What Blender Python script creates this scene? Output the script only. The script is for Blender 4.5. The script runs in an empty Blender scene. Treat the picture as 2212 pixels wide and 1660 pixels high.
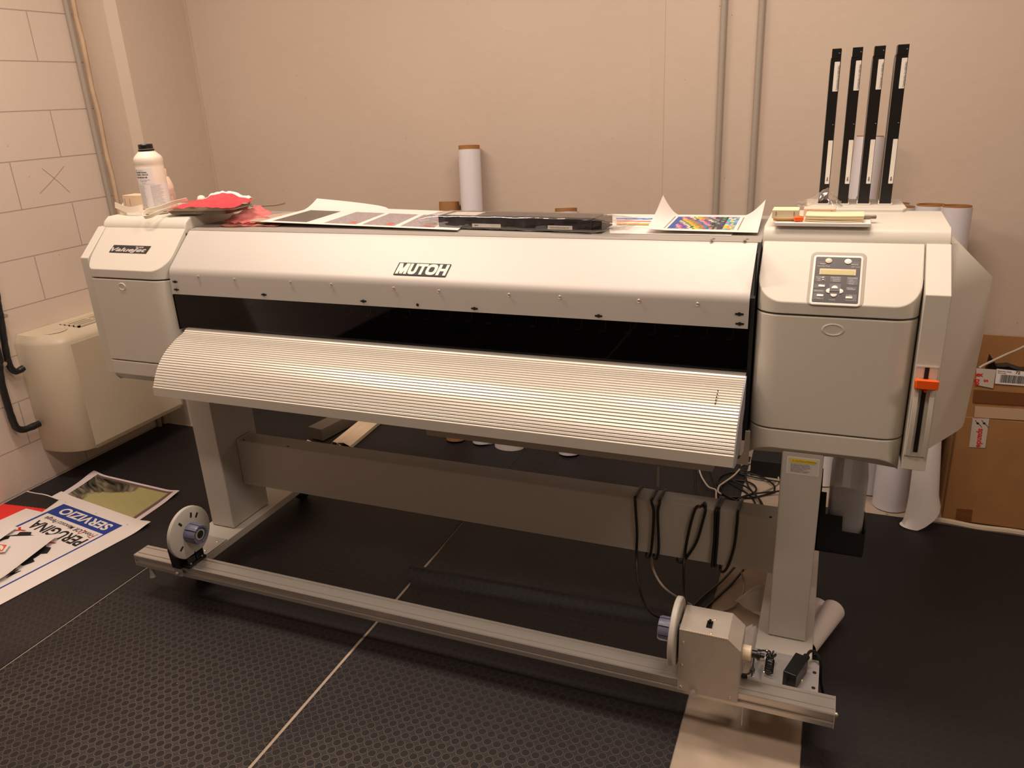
import bpy, bmesh, math, random
from mathutils import Vector, Matrix, noise
random.seed(7)
sc = bpy.context.scene
COL = sc.collection
R = math.radians

# ------------------------------------------------------------ camera
YAW, PIT, ROL = R(23.08194), R(20.29641), R(-2.89233)
FPX, CAMH = 1677.832, 1.569
_f = Vector((-math.sin(YAW)*math.cos(PIT), math.cos(YAW)*math.cos(PIT), -math.sin(PIT)))
_r0 = Vector((math.cos(YAW), math.sin(YAW), 0)); _u0 = _r0.cross(_f)
_r = _r0*math.cos(ROL) + _u0*math.sin(ROL); _u = -_r0*math.sin(ROL) + _u0*math.cos(ROL)
cam = bpy.data.cameras.new('camera'); cam.sensor_width = 36; cam.lens = FPX/2212*36; cam.clip_start = .05
camo = bpy.data.objects.new('camera', cam); COL.objects.link(camo)
camo.matrix_world = Matrix(((_r.x, _u.x, -_f.x, 0), (_r.y, _u.y, -_f.y, 0), (_r.z, _u.z, -_f.z, CAMH), (0, 0, 0, 1)))
sc.camera = camo
EYE = Vector((0, 0, CAMH))

def at(px, py, X=None, Y=None, Z=None, P=None, N=None):
    """point of the room seen at photo pixel (px,py) on a known plane of the room"""
    d = _r*((px-1106)/FPX) - _u*((py-830)/FPX) + _f
    if X is not None: t = X/d.x
    elif Y is not None: t = Y/d.y
    elif Z is not None: t = (Z-CAMH)/d.z
    else: t = (Vector(P)-EYE).dot(N)/d.dot(N)
    return EYE + d*t

# ------------------------------------------------------------ world, lamps, exposure
sc.view_settings.view_transform = 'Standard'; sc.view_settings.look = 'None'
sc.view_settings.exposure = -0.08; sc.view_settings.gamma = 1.0; sc.view_settings.use_curve_mapping = False
w = bpy.data.worlds.new('room_air'); sc.world = w; w.use_nodes = True
w.node_tree.nodes['Background'].inputs[0].default_value = (1, .80, .62, 1)
w.node_tree.nodes['Background'].inputs[1].default_value = 0.05

LC = (1, .80, .66)
def lamp(name, loc, sx, sy, power, color=(1, .80, .60), rot=(0, 0, 0)):
    l = bpy.data.lights.new(name, 'AREA'); l.shape = 'RECTANGLE'; l.size = sx; l.size_y = sy
    l.energy = power; l.color = color
    o = bpy.data.objects.new(name, l); o.location = loc; o.rotation_euler = rot; COL.objects.link(o); return o
lamp('ceiling_or_fill_lamp', (-.25, 1.95, 2.95), 1.2, .25, 38, LC)
lamp('ceiling_or_fill_lamp', (-2.15, 1.70, 2.95), 1.2, .25, 38, LC)
lamp('ceiling_or_fill_lamp', (-1.0, .45, 2.95), 1.2, .25, 24, LC)
lamp('ceiling_or_fill_lamp', (1.8, .6, 2.95), 1.2, .25, 27, LC)  # added fill, unseen: brightens the flared side cover

# ------------------------------------------------------------ materials
def lin(c): return tuple((x/12.92 if x <= .04045 else ((x+.055)/1.055)**2.4) for x in c)
def rgb(r, g, b): return lin((r/255, g/255, b/255))
MC = {}
def mat(name, col, rough=.5, metal=0, bump=0, bscale=200, noisec=0, nscale=8, spec=.5, coat=0, trans=None, emis=0):
    if name in MC: return MC[name]
    m = bpy.data.materials.new(name); m.use_nodes = True; nt = m.node_tree; p = nt.nodes['Principled BSDF']
    p.inputs['Base Color'].default_value = (*col, 1); p.inputs['Roughness'].default_value = rough
    p.inputs['Metallic'].default_value = metal; p.inputs['Specular IOR Level'].default_value = spec
    if coat: p.inputs['Coat Weight'].default_value = coat; p.inputs['Coat Roughness'].default_value = .15
    tc = nt.nodes.new('ShaderNodeTexCoord')
    if noisec:
        n = nt.nodes.new('ShaderNodeTexNoise'); n.inputs['Scale'].default_value = nscale; n.inputs['Detail'].default_value = 6
        nt.links.new(tc.outputs['Object'], n.inputs['Vector'])
        cr = nt.nodes.new('ShaderNodeValToRGB'); cr.color_ramp.elements[0].position = .3; cr.color_ramp.elements[1].position = .7
        cr.color_ramp.elements[0].color = (*[x*(1-noisec) for x in col], 1); cr.color_ramp.elements[1].color = (*[min(1, x*(1+noisec*.5)) for x in col], 1)
        nt.links.new(n.outputs['Fac'], cr.inputs['Fac']); nt.links.new(cr.outputs['Color'], p.inputs['Base Color'])
    if bump:
        n = nt.nodes.new('ShaderNodeTexNoise'); n.inputs['Scale'].default_value = bscale; n.inputs['Detail'].default_value = 3
        nt.links.new(tc.outputs['Object'], n.inputs['Vector'])
        b = nt.nodes.new('ShaderNodeBump'); b.inputs['Strength'].default_value = bump; b.inputs['Distance'].default_value = .002
        nt.links.new(n.outputs['Fac'], b.inputs['Height']); nt.links.new(b.outputs['Normal'], p.inputs['Normal'])
    if trans is not None:
        out = nt.nodes['Material Output']; mx = nt.nodes.new('ShaderNodeMixShader'); tr = nt.nodes.new('ShaderNodeBsdfTransparent')
        tr.inputs[0].default_value = (*trans[1], 1); mx.inputs[0].default_value = trans[0]
        nt.links.new(p.outputs[0], mx.inputs[1]); nt.links.new(tr.outputs[0], mx.inputs[2]); nt.links.new(mx.outputs[0], out.inputs['Surface'])
    MC[name] = m; return m
PL = mat('beige_plastic', rgb(212, 208, 196), .42, bump=.12, bscale=900)
PLD = mat('grey_plastic', rgb(168, 162, 150), .5)
STEEL = mat('painted_steel', rgb(190, 186, 177), .45, bump=.06, bscale=700)
HOODM = mat('silver_paint', rgb(197, 193, 187), .52, metal=.25, bump=.08, bscale=1200)
TABM = mat('satin_aluminium_ribs', rgb(226, 222, 212), .38, metal=.3)
ALU = mat('anodised_aluminium', rgb(205, 200, 193), .33, metal=.75)
PLATE = mat('zinc_plate', rgb(190, 187, 186), .42, metal=.55)
BOXM = mat('galvanised_sheet', rgb(182, 174, 163), .42, metal=.2, noisec=.05, nscale=30)
BLACK = mat('black_plastic', rgb(18, 18, 19), .35)
BLACKM = mat('black_matte', rgb(12, 12, 13), .7)
DARK = mat('dark_interior', rgb(14, 14, 17), .6)
WHITE = mat('white_plastic', rgb(232, 228, 218), .4)
PAPER = mat('white_paper', rgb(236, 230, 226), .7, bump=.05, bscale=300)
PAPERG = mat('glossy_paper', rgb(238, 233, 231), .3)
CARD = mat('kraft_cardboard', rgb(165, 120, 72), .8, noisec=.08, nscale=14)
TUBE = mat('cardboard_tube', rgb(160, 114, 66), .75, noisec=.08, nscale=40)
BLUEG = mat('blue_grey_plastic', rgb(98, 102, 122), .35)
GOLD = mat('screw_steel', rgb(228, 220, 200), .3, metal=.8)
ORANGE = mat('orange_plastic', rgb(245, 98, 22), .35)
CREAM = mat('cream_card', rgb(240, 222, 184), .7)
CREAMF = mat('cream_enamel', rgb(213, 201, 178), .42, noisec=.03)
INKT = mat('black_print', rgb(25, 24, 28), .6)
WPRINT = mat('white_print', rgb(235, 232, 222), .6)
GPRINT = mat('grey_print', rgb(105, 103, 108), .6)
RED = mat('red_film', rgb(246, 84, 96), .3, trans=(.25, (1, .6, .6)))
PINK = mat('pink_film', rgb(236, 150, 150), .25, trans=(.55, (1, .72, .72)))
def film_mat():
    m = bpy.data.materials.new('clear_film'); m.use_nodes = True; nt = m.node_tree; nt.nodes.clear(); L = nt.links
    o = nt.nodes.new('ShaderNodeOutputMaterial'); t = nt.nodes.new('ShaderNodeBsdfTransparent'); g = nt.nodes.new('ShaderNodeBsdfGlossy'); g.inputs['Roughness'].default_value = .09
    lw = nt.nodes.new('ShaderNodeLayerWeight'); lw.inputs[0].default_value = .25; mr = nt.nodes.new('ShaderNodeMapRange'); mr.inputs['To Min'].default_value = .10; mr.inputs['To Max'].default_value = .7
    L.new(lw.outputs['Facing'], mr.inputs['Value']); mx = nt.nodes.new('ShaderNodeMixShader'); L.new(mr.outputs[0], mx.inputs[0]); L.new(t.outputs[0], mx.inputs[1]); L.new(g.outputs[0], mx.inputs[2]); L.new(mx.outputs[0], o.inputs[0]); return m
FILM = film_mat()
CABLE = mat('black_rubber_cable', rgb(14, 14, 15), .4)
CABLEW = mat('grey_cable', rgb(178, 166, 150), .5)
STAIN = mat('stainless_tray', rgb(200, 192, 180), .22, metal=1)
ROLLW = mat('white_vinyl_roll', rgb(222, 219, 224), .35)
TISSUE = mat('white_tissue', rgb(240, 233, 228), .85, bump=.4, bscale=60)
HDPE = mat('translucent_bottle', rgb(232, 222, 204), .4)
GAS = mat('grey_sealant', rgb(150, 140, 128), .7)
TAPE = mat('clear_parcel_tape', rgb(205, 192, 180), .2)
TAPEB = mat('brown_parcel_tape', rgb(120, 78, 45), .25)
REDP = mat('red_print', rgb(205, 40, 40), .6)
BLUEP = mat('blue_print', rgb(32, 62, 150), .5)

def glass_pane():
    m = bpy.data.materials.new('smoked_acrylic'); m.use_nodes = True; nt = m.node_tree; nt.nodes.clear()
    o = nt.nodes.new('ShaderNodeOutputMaterial'); t = nt.nodes.new('ShaderNodeBsdfTransparent'); g = nt.nodes.new('ShaderNodeBsdfGlossy')
    t.inputs[0].default_value = (.50, .50, .55, 1); g.inputs['Roughness'].default_value = .03
    fr = nt.nodes.new('ShaderNodeFresnel'); fr.inputs[0].default_value = 1.45; mx = nt.nodes.new('ShaderNodeMixShader')
    nt.links.new(fr.outputs[0], mx.inputs[0]); nt.links.new(t.outputs[0], mx.inputs[1]); nt.links.new(g.outputs[0], mx.inputs[2]); nt.links.new(mx.outputs[0], o.inputs[0]); return m
GLASS = glass_pane()

def wall_mat(name, col, blocks=False):
    m = bpy.data.materials.new(name); m.use_nodes = True; nt = m.node_tree; p = nt.nodes['Principled BSDF']; L = nt.links
    p.inputs['Roughness'].default_value = .62
    tc = nt.nodes.new('ShaderNodeTexCoord')
    n1 = nt.nodes.new('ShaderNodeTexNoise'); n1.inputs['Scale'].default_value = 1.3; n1.inputs['Detail'].default_value = 5
    L.new(tc.outputs['Object'], n1.inputs['Vector'])
    cr = nt.nodes.new('ShaderNodeValToRGB'); e = cr.color_ramp.elements; e[0].position = .3; e[1].position = .7
    e[0].color = (*[c*.93 for c in col], 1); e[1].color = (*col, 1); L.new(n1.outputs['Fac'], cr.inputs['Fac'])
    n2 = nt.nodes.new('ShaderNodeTexNoise'); n2.inputs['Scale'].default_value = 90 if blocks else 28; n2.inputs['Detail'].default_value = 5
    L.new(tc.outputs['Object'], n2.inputs['Vector'])
    # small pits
    v = nt.nodes.new('ShaderNodeTexVoronoi'); v.inputs['Scale'].default_value = 11; v.inputs['Randomness'].default_value = 1
    L.new(tc.outputs['Object'], v.inputs['Vector'])
    lt = nt.nodes.new('ShaderNodeMath'); lt.operation = 'LESS_THAN'; lt.inputs[1].default_value = .022; L.new(v.outputs['Distance'], lt.inputs[0])
    mxc = nt.nodes.new('ShaderNodeMixRGB'); mxc.inputs[2].default_value = (*[c*.45 for c in col], 1); L.new(lt.outputs[0], mxc.inputs[0]); L.new(cr.outputs['Color'], mxc.inputs[1])
    colout = mxc.outputs[0]
    b1 = nt.nodes.new('ShaderNodeBump'); b1.inputs['Strength'].default_value = .5 if blocks else .3; b1.inputs['Distance'].default_value = .0015 if blocks else .004
    L.new(n2.outputs['Fac'], b1.inputs['Height']); last = b1
    if blocks:
        sx = nt.nodes.new('ShaderNodeSeparateXYZ'); L.new(tc.outputs['Object'], sx.inputs[0])
        a1 = nt.nodes.new('ShaderNodeMath'); a1.operation = 'ADD'; a1.inputs[1].default_value = -.112; L.new(sx.outputs['Y'], a1.inputs[0])
        a2 = nt.nodes.new('ShaderNodeMath'); a2.operation = 'ADD'; a2.inputs[1].default_value = -.009; L.new(sx.outputs['Z'], a2.inputs[0])
        cx = nt.nodes.new('ShaderNodeCombineXYZ'); L.new(a1.outputs[0], cx.inputs[0]); L.new(a2.outputs[0], cx.inputs[1])
        br = nt.nodes.new('ShaderNodeTexBrick'); br.offset = .5; br.inputs['Scale'].default_value = 1; br.inputs['Brick Width'].default_value = .5
        br.inputs['Row Height'].default_value = .2; br.inputs['Mortar Size'].default_value = .0022; br.inputs['Mortar Smooth'].default_value = .3
        L.new(cx.outputs[0], br.inputs['Vector'])
        m2 = nt.nodes.new('ShaderNodeMixRGB'); m2.inputs[2].default_value = (*[c*.62 for c in col], 1); L.new(br.outputs['Fac'], m2.inputs[0]); L.new(colout, m2.inputs[1]); colout = m2.outputs[0]
        inv = nt.nodes.new('ShaderNodeMath'); inv.operation = 'SUBTRACT'; inv.inputs[0].default_value = 1; L.new(br.outputs['Fac'], inv.inputs[1])
        b2 = nt.nodes.new('ShaderNodeBump'); b2.inputs['Strength'].default_value = 1; b2.inputs['Distance'].default_value = .004
        L.new(inv.outputs[0], b2.inputs['Height']); L.new(b1.outputs[0], b2.inputs['Normal']); last = b2
    L.new(colout, p.inputs['Base Color']); L.new(last.outputs[0], p.inputs['Normal']); return m
WALL = wall_mat('painted_plaster', rgb(208, 191, 174))
WALLB = wall_mat('painted_concrete_block', rgb(220, 204, 190), True)

def rubber_mat(name, sx, sy, ring=1.0, y_shade=1.5):
    m = bpy.data.materials.new(name); m.use_nodes = True; nt = m.node_tree; p = nt.nodes['Principled BSDF']; L = nt.links
    tc = nt.nodes.new('ShaderNodeTexCoord'); N = nt.nodes.new
    def math_(op, a, b=None):
        q = N('ShaderNodeMath'); q.operation = op
        for i, x in enumerate((a, b)):
            if x is None: continue
            if isinstance(x, (int, float)): q.inputs[i].default_value = x
            else: L.new(x, q.inputs[i])
        return q.outputs[0]
    s = N('ShaderNodeSeparateXYZ'); L.new(tc.outputs['Object'], s.inputs[0])
    def lat(ox, oy):
        fx = math_('SUBTRACT', math_('FRACT', math_('ADD', math_('DIVIDE', s.outputs['X'], sx), ox)), .5)
        fy = math_('SUBTRACT', math_('FRACT', math_('ADD', math_('DIVIDE', s.outputs['Y'], sy), oy)), .5)
        ax = math_('MULTIPLY', fx, sx); ay = math_('MULTIPLY', fy, sy)
        return math_('SQRT', math_('ADD', math_('MULTIPLY', ax, ax), math_('MULTIPLY', ay, ay)))
    d = lat(.5, .5)
    rr = .0112
    mr = N('ShaderNodeMapRange'); mr.interpolation_type = 'SMOOTHSTEP'; mr.inputs['From Min'].default_value = rr+.0008; mr.inputs['From Max'].default_value = rr-.0008; L.new(d, mr.inputs['Value'])
    edge = math_('SUBTRACT', 1, math_('MINIMUM', 1, math_('DIVIDE', math_('ABSOLUTE', math_('SUBTRACT', d, rr)), .0009)))
    nz = N('ShaderNodeTexNoise'); nz.inputs['Scale'].default_value = 2.2; nz.inputs['Detail'].default_value = 6; L.new(tc.outputs['Object'], nz.inputs['Vector'])
    wear = N('ShaderNodeMapRange'); wear.inputs['From Min'].default_value = .35; wear.inputs['From Max'].default_value = .65; L.new(nz.outputs['Fac'], wear.inputs['Value'])
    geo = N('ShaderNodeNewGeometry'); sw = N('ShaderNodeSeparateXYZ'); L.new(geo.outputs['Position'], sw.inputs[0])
    shade_ramp = N('ShaderNodeMapRange'); shade_ramp.interpolation_type = 'SMOOTHSTEP'; shade_ramp.inputs['From Min'].default_value = y_shade+.25; shade_ramp.inputs['From Max'].default_value = y_shade-.35; L.new(math_('ADD', sw.outputs['Y'], math_('MULTIPLY', math_('SUBTRACT', nz.outputs['Fac'], .5), .9)), shade_ramp.inputs['Value'])
    shade_mul = math_('ADD', .10, math_('MULTIPLY', shade_ramp.outputs[0], .9))  # shade under the printer painted in: rings and gaps fade, beyond the noise wear
    base = N('ShaderNodeMixRGB'); base.inputs[2].default_value = (*rgb(25, 22, 25), 1)
    shade_wear = math_('MULTIPLY', shade_mul, wear.outputs[0]); gap = N('ShaderNodeMixRGB'); gap.inputs[1].default_value = (*rgb(27, 24, 27), 1); gap.inputs[2].default_value = (*rgb(62, 55, 53), 1); L.new(shade_wear, gap.inputs[0]); L.new(gap.outputs[0], base.inputs[1]); L.new(math_('MULTIPLY', mr.outputs[0], ring), base.inputs[0])
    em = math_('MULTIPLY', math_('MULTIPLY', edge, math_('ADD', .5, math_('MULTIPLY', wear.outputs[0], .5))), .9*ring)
    em = math_('MULTIPLY', em, shade_mul)
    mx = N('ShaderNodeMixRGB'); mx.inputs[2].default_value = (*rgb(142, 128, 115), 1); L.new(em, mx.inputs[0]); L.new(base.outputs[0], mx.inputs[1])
    # specks of dust
    v = N('ShaderNodeTexVoronoi'); v.inputs['Scale'].default_value = 9; L.new(tc.outputs['Object'], v.inputs['Vector'])
    sp = math_('LESS_THAN', v.outputs['Distance'], .012)
    mx2 = N('ShaderNodeMixRGB'); mx2.inputs[2].default_value = (*rgb(200, 190, 180), 1); L.new(sp, mx2.inputs[0]); L.new(mx.outputs[0], mx2.inputs[1])
    L.new(mx2.outputs[0], p.inputs['Base Color'])
    b = N('ShaderNodeBump'); b.inputs['Strength'].default_value = .3*ring; b.inputs['Distance'].default_value = .0008; L.new(mr.outputs[0], b.inputs['Height']); L.new(b.outputs[0], p.inputs['Normal'])
    rg = N('ShaderNodeMapRange'); rg.inputs['To Min'].default_value = .45; rg.inputs['To Max'].default_value = .68; p.inputs['Specular IOR Level'].default_value = .4; L.new(nz.outputs['Fac'], rg.inputs['Value']); L.new(rg.outputs[0], p.inputs['Roughness'])
    return m
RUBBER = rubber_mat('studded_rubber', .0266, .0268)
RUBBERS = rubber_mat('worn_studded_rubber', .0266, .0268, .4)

def concrete():
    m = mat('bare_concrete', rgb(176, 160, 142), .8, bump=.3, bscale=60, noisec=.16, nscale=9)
    nt = m.node_tree; L = nt.links; p = nt.nodes['Principled BSDF']; src = p.inputs['Base Color'].links[0].from_socket
    tc = nt.nodes.new('ShaderNodeTexCoord'); n = nt.nodes.new('ShaderNodeTexNoise'); n.inputs['Scale'].default_value = 12; n.inputs['Detail'].default_value = 8; n.inputs['Roughness'].default_value = .7
    L.new(tc.outputs['Object'], n.inputs['Vector'])
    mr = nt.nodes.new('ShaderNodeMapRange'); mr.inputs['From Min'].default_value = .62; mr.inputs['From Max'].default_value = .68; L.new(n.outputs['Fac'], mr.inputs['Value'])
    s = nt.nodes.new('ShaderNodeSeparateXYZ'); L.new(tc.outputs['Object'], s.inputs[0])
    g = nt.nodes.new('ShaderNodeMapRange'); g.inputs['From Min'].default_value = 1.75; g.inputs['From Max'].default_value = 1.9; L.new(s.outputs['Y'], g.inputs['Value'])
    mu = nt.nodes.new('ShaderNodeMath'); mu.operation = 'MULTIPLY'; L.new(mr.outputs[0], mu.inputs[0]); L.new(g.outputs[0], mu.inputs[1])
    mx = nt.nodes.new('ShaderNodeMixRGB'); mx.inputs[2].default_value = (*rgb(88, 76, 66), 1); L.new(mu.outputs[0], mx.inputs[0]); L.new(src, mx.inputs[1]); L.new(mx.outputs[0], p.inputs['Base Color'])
    return m
CONC = concrete()

def print_mat(name='printed_sheet', rough=.45):
    m = bpy.data.materials.new(name); m.use_nodes = True; nt = m.node_tree; p = nt.nodes['Principled BSDF']
    a = nt.nodes.new('ShaderNodeAttribute'); a.attribute_name = 'print'; nt.links.new(a.outputs['Color'], p.inputs['Base Color']); p.inputs['Roughness'].default_value = rough; return m
PRINT = print_mat()

# ------------------------------------------------------------ mesh builder
def V(x, y, z): return Vector((x, y, z))
class MB:
    def __init__(s): s.v = []; s.f = []; s.m = []; s.c = []; s.cur = 0
    def add(s, vs, fs, mi=None, cols=None):
        o = len(s.v); s.v += [Vector(p) for p in vs]; mi = s.cur if mi is None else mi
        for i, f in enumerate(fs):
            s.f.append([o+k for k in f]); s.m.append(mi); s.c.append(cols[i] if cols else (1, 1, 1))
        return s
    def box(s, x0, x1, y0, y1, z0, z1, mi=None, M=None):
        vs = [Vector((x, y, z)) for z in (z0, z1) for y in (y0, y1) for x in (x0, x1)]
        if M: vs = [M @ p for p in vs]
        return s.add(vs, [(0, 2, 3, 1), (4, 5, 7, 6), (0, 1, 5, 4), (2, 6, 7, 3), (0, 4, 6, 2), (1, 3, 7, 5)], mi)
    def loft(s, rings, closed=True, caps=True, mi=None):
        n = len(rings[0]); vs = [p for r in rings for p in r]; fs = []
        for i in range(len(rings)-1):
            for j in range(n if closed else n-1):
                k = (j+1) % n; fs.append((i*n+j, i*n+k, (i+1)*n+k, (i+1)*n+j))
        if caps: fs.append(tuple(reversed(range(n)))); fs.append(tuple((len(rings)-1)*n+j for j in range(n)))
        return s.add(vs, fs, mi)
    def prism_x(s, poly, x0, x1, mi=None): return s.loft([[Vector((x, y, z)) for y, z in poly] for x in (x0, x1)], mi=mi)
    def prism_z(s, poly, z0, z1, mi=None): return s.loft([[Vector((x, y, z)) for x, y in poly] for z in (z0, z1)], mi=mi)
    def prism(s, pts, d, mi=None): return s.loft([[Vector(p) for p in pts], [Vector(p)+Vector(d) for p in pts]], mi=mi)
    def lathe(s, prof, M=None, n=24, mi=None, caps=True):
        M = M or Matrix()
        rings = [[M @ Vector((r*math.cos(2*math.pi*k/n), r*math.sin(2*math.pi*k/n), z)) for k in range(n)] for r, z in prof]
        return s.loft(rings, caps=caps, mi=mi)
    def tube(s, pts, r, n=8, mi=None, smooth=True, rfun=None):
        pts = [Vector(p) for p in pts]
        if smooth: pts = spline(pts)
        rings = []; prev = None
        for i, p in enumerate(pts):
            t = (pts[min(i+1, len(pts)-1)]-pts[max(i-1, 0)])
            if t.length < 1e-9: t = Vector((0, 0, 1))
            t.normalize()
            a = prev - t*prev.dot(t) if prev else (Vector((0, 0, 1)) if abs(t.z) < .9 else Vector((1, 0, 0))); a = (a - t*a.dot(t)).normalized(); prev = a
            b = t.cross(a); rr = rfun(i/(len(pts)-1)) if rfun else r
            rings.append([p+(a*math.cos(2*math.pi*k/n)+b*math.sin(2*math.pi*k/n))*rr for k in range(n)])
        return s.loft(rings, mi=mi)
    def grid(s, fn, nu, nv, mi=None, col=None, thick=0):
        vs = [Vector(fn(i/nu, j/nv)) for j in range(nv+1) for i in range(nu+1)]; W = nu+1
        fs = [(j*W+i, j*W+i+1, (j+1)*W+i+1, (j+1)*W+i) for j in range(nv) for i in range(nu)]
        cols = [col((i+.5)/nu, (j+.5)/nv) for j in range(nv) for i in range(nu)] if col else None
        s.add(vs, fs, mi, cols)
        if thick:
            nn = [Vector() for _ in vs]
            for f in fs:
                a = (vs[f[1]]-vs[f[0]]).cross(vs[f[3]]-vs[f[0]])
                for k in f: nn[k] += a
            lo = [p - (q.normalized()*thick if q.length > 0 else Vector((0, 0, thick))) for p, q in zip(vs, nn)]
            s.add(lo, [tuple(reversed(f)) for f in fs], mi, [(.92, .9, .88)]*len(fs))
            rim = list(range(W)) + [j*W+nu for j in range(1, nv+1)] + [nv*W+i for i in range(nu-1, -1, -1)] + [j*W for j in range(nv-1, 0, -1)]
            o = len(rim); s.add([vs[k] for k in rim]+[lo[k] for k in rim], [(k, o+k, o+(k+1) % o, (k+1) % o) for k in range(o)], mi, [(.92, .9, .88)]*o)
        return s
    def text(s, txt, M, size, mi=None, shear=0, offset=0, ext=.0004, sx=1, align='LEFT', space=1):
        cu = bpy.data.curves.new('t', 'FONT'); cu.body = txt; cu.size = size; cu.shear = shear; cu.offset = offset; cu.extrude = ext; cu.align_x = align; cu.resolution_u = 4; cu.space_character = space
        o = bpy.data.objects.new('t', cu); COL.objects.link(o)
        dg = bpy.context.evaluated_depsgraph_get(); me = bpy.data.meshes.new_from_object(o.evaluated_get(dg))
        S = Matrix.Diagonal((sx, 1, 1, 1))
        s.add([M @ S @ v.co for v in me.vertices], [tuple(p.vertices) for p in me.polygons], mi)
        bpy.data.objects.remove(o); bpy.data.curves.remove(cu); bpy.data.meshes.remove(me); return s

def spline(pts, k=8):
    out = []
    n = len(pts)
    if n < 3: return pts
    for i in range(n-1):
        p0, p1, p2, p3 = pts[max(i-1, 0)], pts[i], pts[i+1], pts[min(i+2, n-1)]
        for j in range(k):
            t = j/k
            out.append(.5*((2*p1)+(p2-p0)*t+(2*p0-5*p1+4*p2-p3)*t*t+(3*p1-p0-3*p2+p3)*t**3))
    out.append(pts[-1]); return out

WM = {}
def build(name, mb, mats, parent=None, bevel=0, smooth=35, seg=2, origin=None):
    if not isinstance(mats, (list, tuple)): mats = [mats]
    if parent is None:
        if origin is None:
            xs = [p.x for p in mb.v]; ys = [p.y for p in mb.v]; zs = [p.z for p in mb.v]
            origin = Vector(((min(xs)+max(xs))/2, (min(ys)+max(ys))/2, min(zs)))
        W = Matrix.Translation(origin)
    else: W = WM[parent.name]
    inv = W.inverted()
    me = bpy.data.meshes.new(name); me.from_pydata([inv @ p for p in mb.v], [], mb.f)
    for m in mats: me.materials.append(m)
    me.polygons.foreach_set('material_index', mb.m)
    if any(c != (1, 1, 1) for c in mb.c):
        at_ = me.color_attributes.new('print', 'FLOAT_COLOR', 'CORNER'); buf = []
        for p in me.polygons:
            c = lin(mb.c[p.index])
            buf += [*c, 1.0]*p.loop_total
        at_.data.foreach_set('color', buf)
    bm = bmesh.new(); bm.from_mesh(me); bmesh.ops.recalc_face_normals(bm, faces=bm.faces); bm.to_mesh(me); bm.free()
    me.polygons.foreach_set('use_smooth', [True]*len(me.polygons)); me.set_sharp_from_angle(angle=R(smooth))
    o = bpy.data.objects.new(name, me); COL.objects.link(o)
    if parent is None: o.matrix_world = W; WM[o.name] = W
    else: o.parent = parent; WM[o.name] = W
    if bevel:
        b = o.modifiers.new('bevel', 'BEVEL'); b.width = bevel; b.segments = seg; b.limit_method = 'ANGLE'; b.angle_limit = R(40); b.harden_normals = True
    return o
def thing(name, loc, label, cat, group=None):
    o = bpy.data.objects.new(name, None); o.empty_display_size = .05; COL.objects.link(o); o.location = loc
    WM[o.name] = Matrix.Translation(loc); return tag(o, label, cat, group)
def tag(o, label, cat, group=None, kind=None):
    o['label'] = label; o['category'] = cat
    if group: o['group'] = group
    if kind: o['kind'] = kind
    return o
def struct(name, mb, m, bevel=0):
    o = build(name, mb, m, bevel=bevel, origin=Vector((0, 0, 0))); o['kind'] = 'structure'; return o
def basis(o, ex, ey):
    ex = Vector(ex).normalized(); ez = ex.cross(Vector(ey)).normalized(); ey = ez.cross(ex)
    return Matrix(((ex.x, ey.x, ez.x, o[0]), (ex.y, ey.y, ez.y, o[1]), (ex.z, ey.z, ez.z, o[2]), (0, 0, 0, 1)))
def to(p, d):   # matrix whose Z axis is d
    d = Vector(d).normalized(); a = Vector((0, 0, 1)) if abs(d.z) < .9 else Vector((1, 0, 0)); return basis(p, a.cross(d), d.cross(a.cross(d)))
def rrect(w, h, r, n=5):
    out = []
    for cx, cy, a0 in ((w/2-r, h/2-r, 0), (-w/2+r, h/2-r, 90), (-w/2+r, -h/2+r, 180), (w/2-r, -h/2+r, 270)):
        for k in range(n+1): a = R(a0+90*k/n); out.append((cx+r*math.cos(a), cy+r*math.sin(a)))
    return out
def fillet(poly, rs, n=5):
    out = []
    m = len(poly)
    for i, p in enumerate(poly):
        r = rs[i] if isinstance(rs, (list, tuple)) else rs
        if not r or i in (): out.append(tuple(p)); continue
        a = Vector(poly[i-1]); b = Vector(p); c = Vector(poly[(i+1) % m]); u = (a-b).normalized(); v = (c-b).normalized()
        ang = u.angle(v); t = r/math.tan(ang/2); p0 = b+u*t; p1 = b+v*t
        for k in range(n+1): q = k/n; out.append(tuple(p0*(1-q)**2+b*2*q*(1-q)+p1*q*q))
    return out

# ------------------------------------------------------------ the room
XL, YB, YC = -3.27, 3.31, 2.86
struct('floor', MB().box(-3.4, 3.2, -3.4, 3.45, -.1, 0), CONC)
struct('ceiling', MB().box(-3.4, 3.2, -3.4, 3.45, 3.0, 3.1), mat('ceiling_paint', rgb(222, 216, 208), .8))
struct('wall_left', MB().box(-3.4, XL, -3.4, YC-.001, 0, 3), WALLB)
struct('wall_back', MB().box(-3.4, 3.2, YB, 3.45, 0, 3), WALL)
struct('wall_right', MB().box(3.05, 3.2, -3.4, YB, 0, 3), WALL)
struct('wall_front', MB().box(XL, 3.05, -3.4, -3.25, 0, 3), WALL)
# concrete pilaster in the corner, its arris chamfered
struct('wall_corner', MB().prism_z([(-3.4, YC), (-3.092, YC), (-3.05, YC+.03), (-3.05, YB-.001), (-3.4, YB-.001)], 0, 3), WALL)
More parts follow.
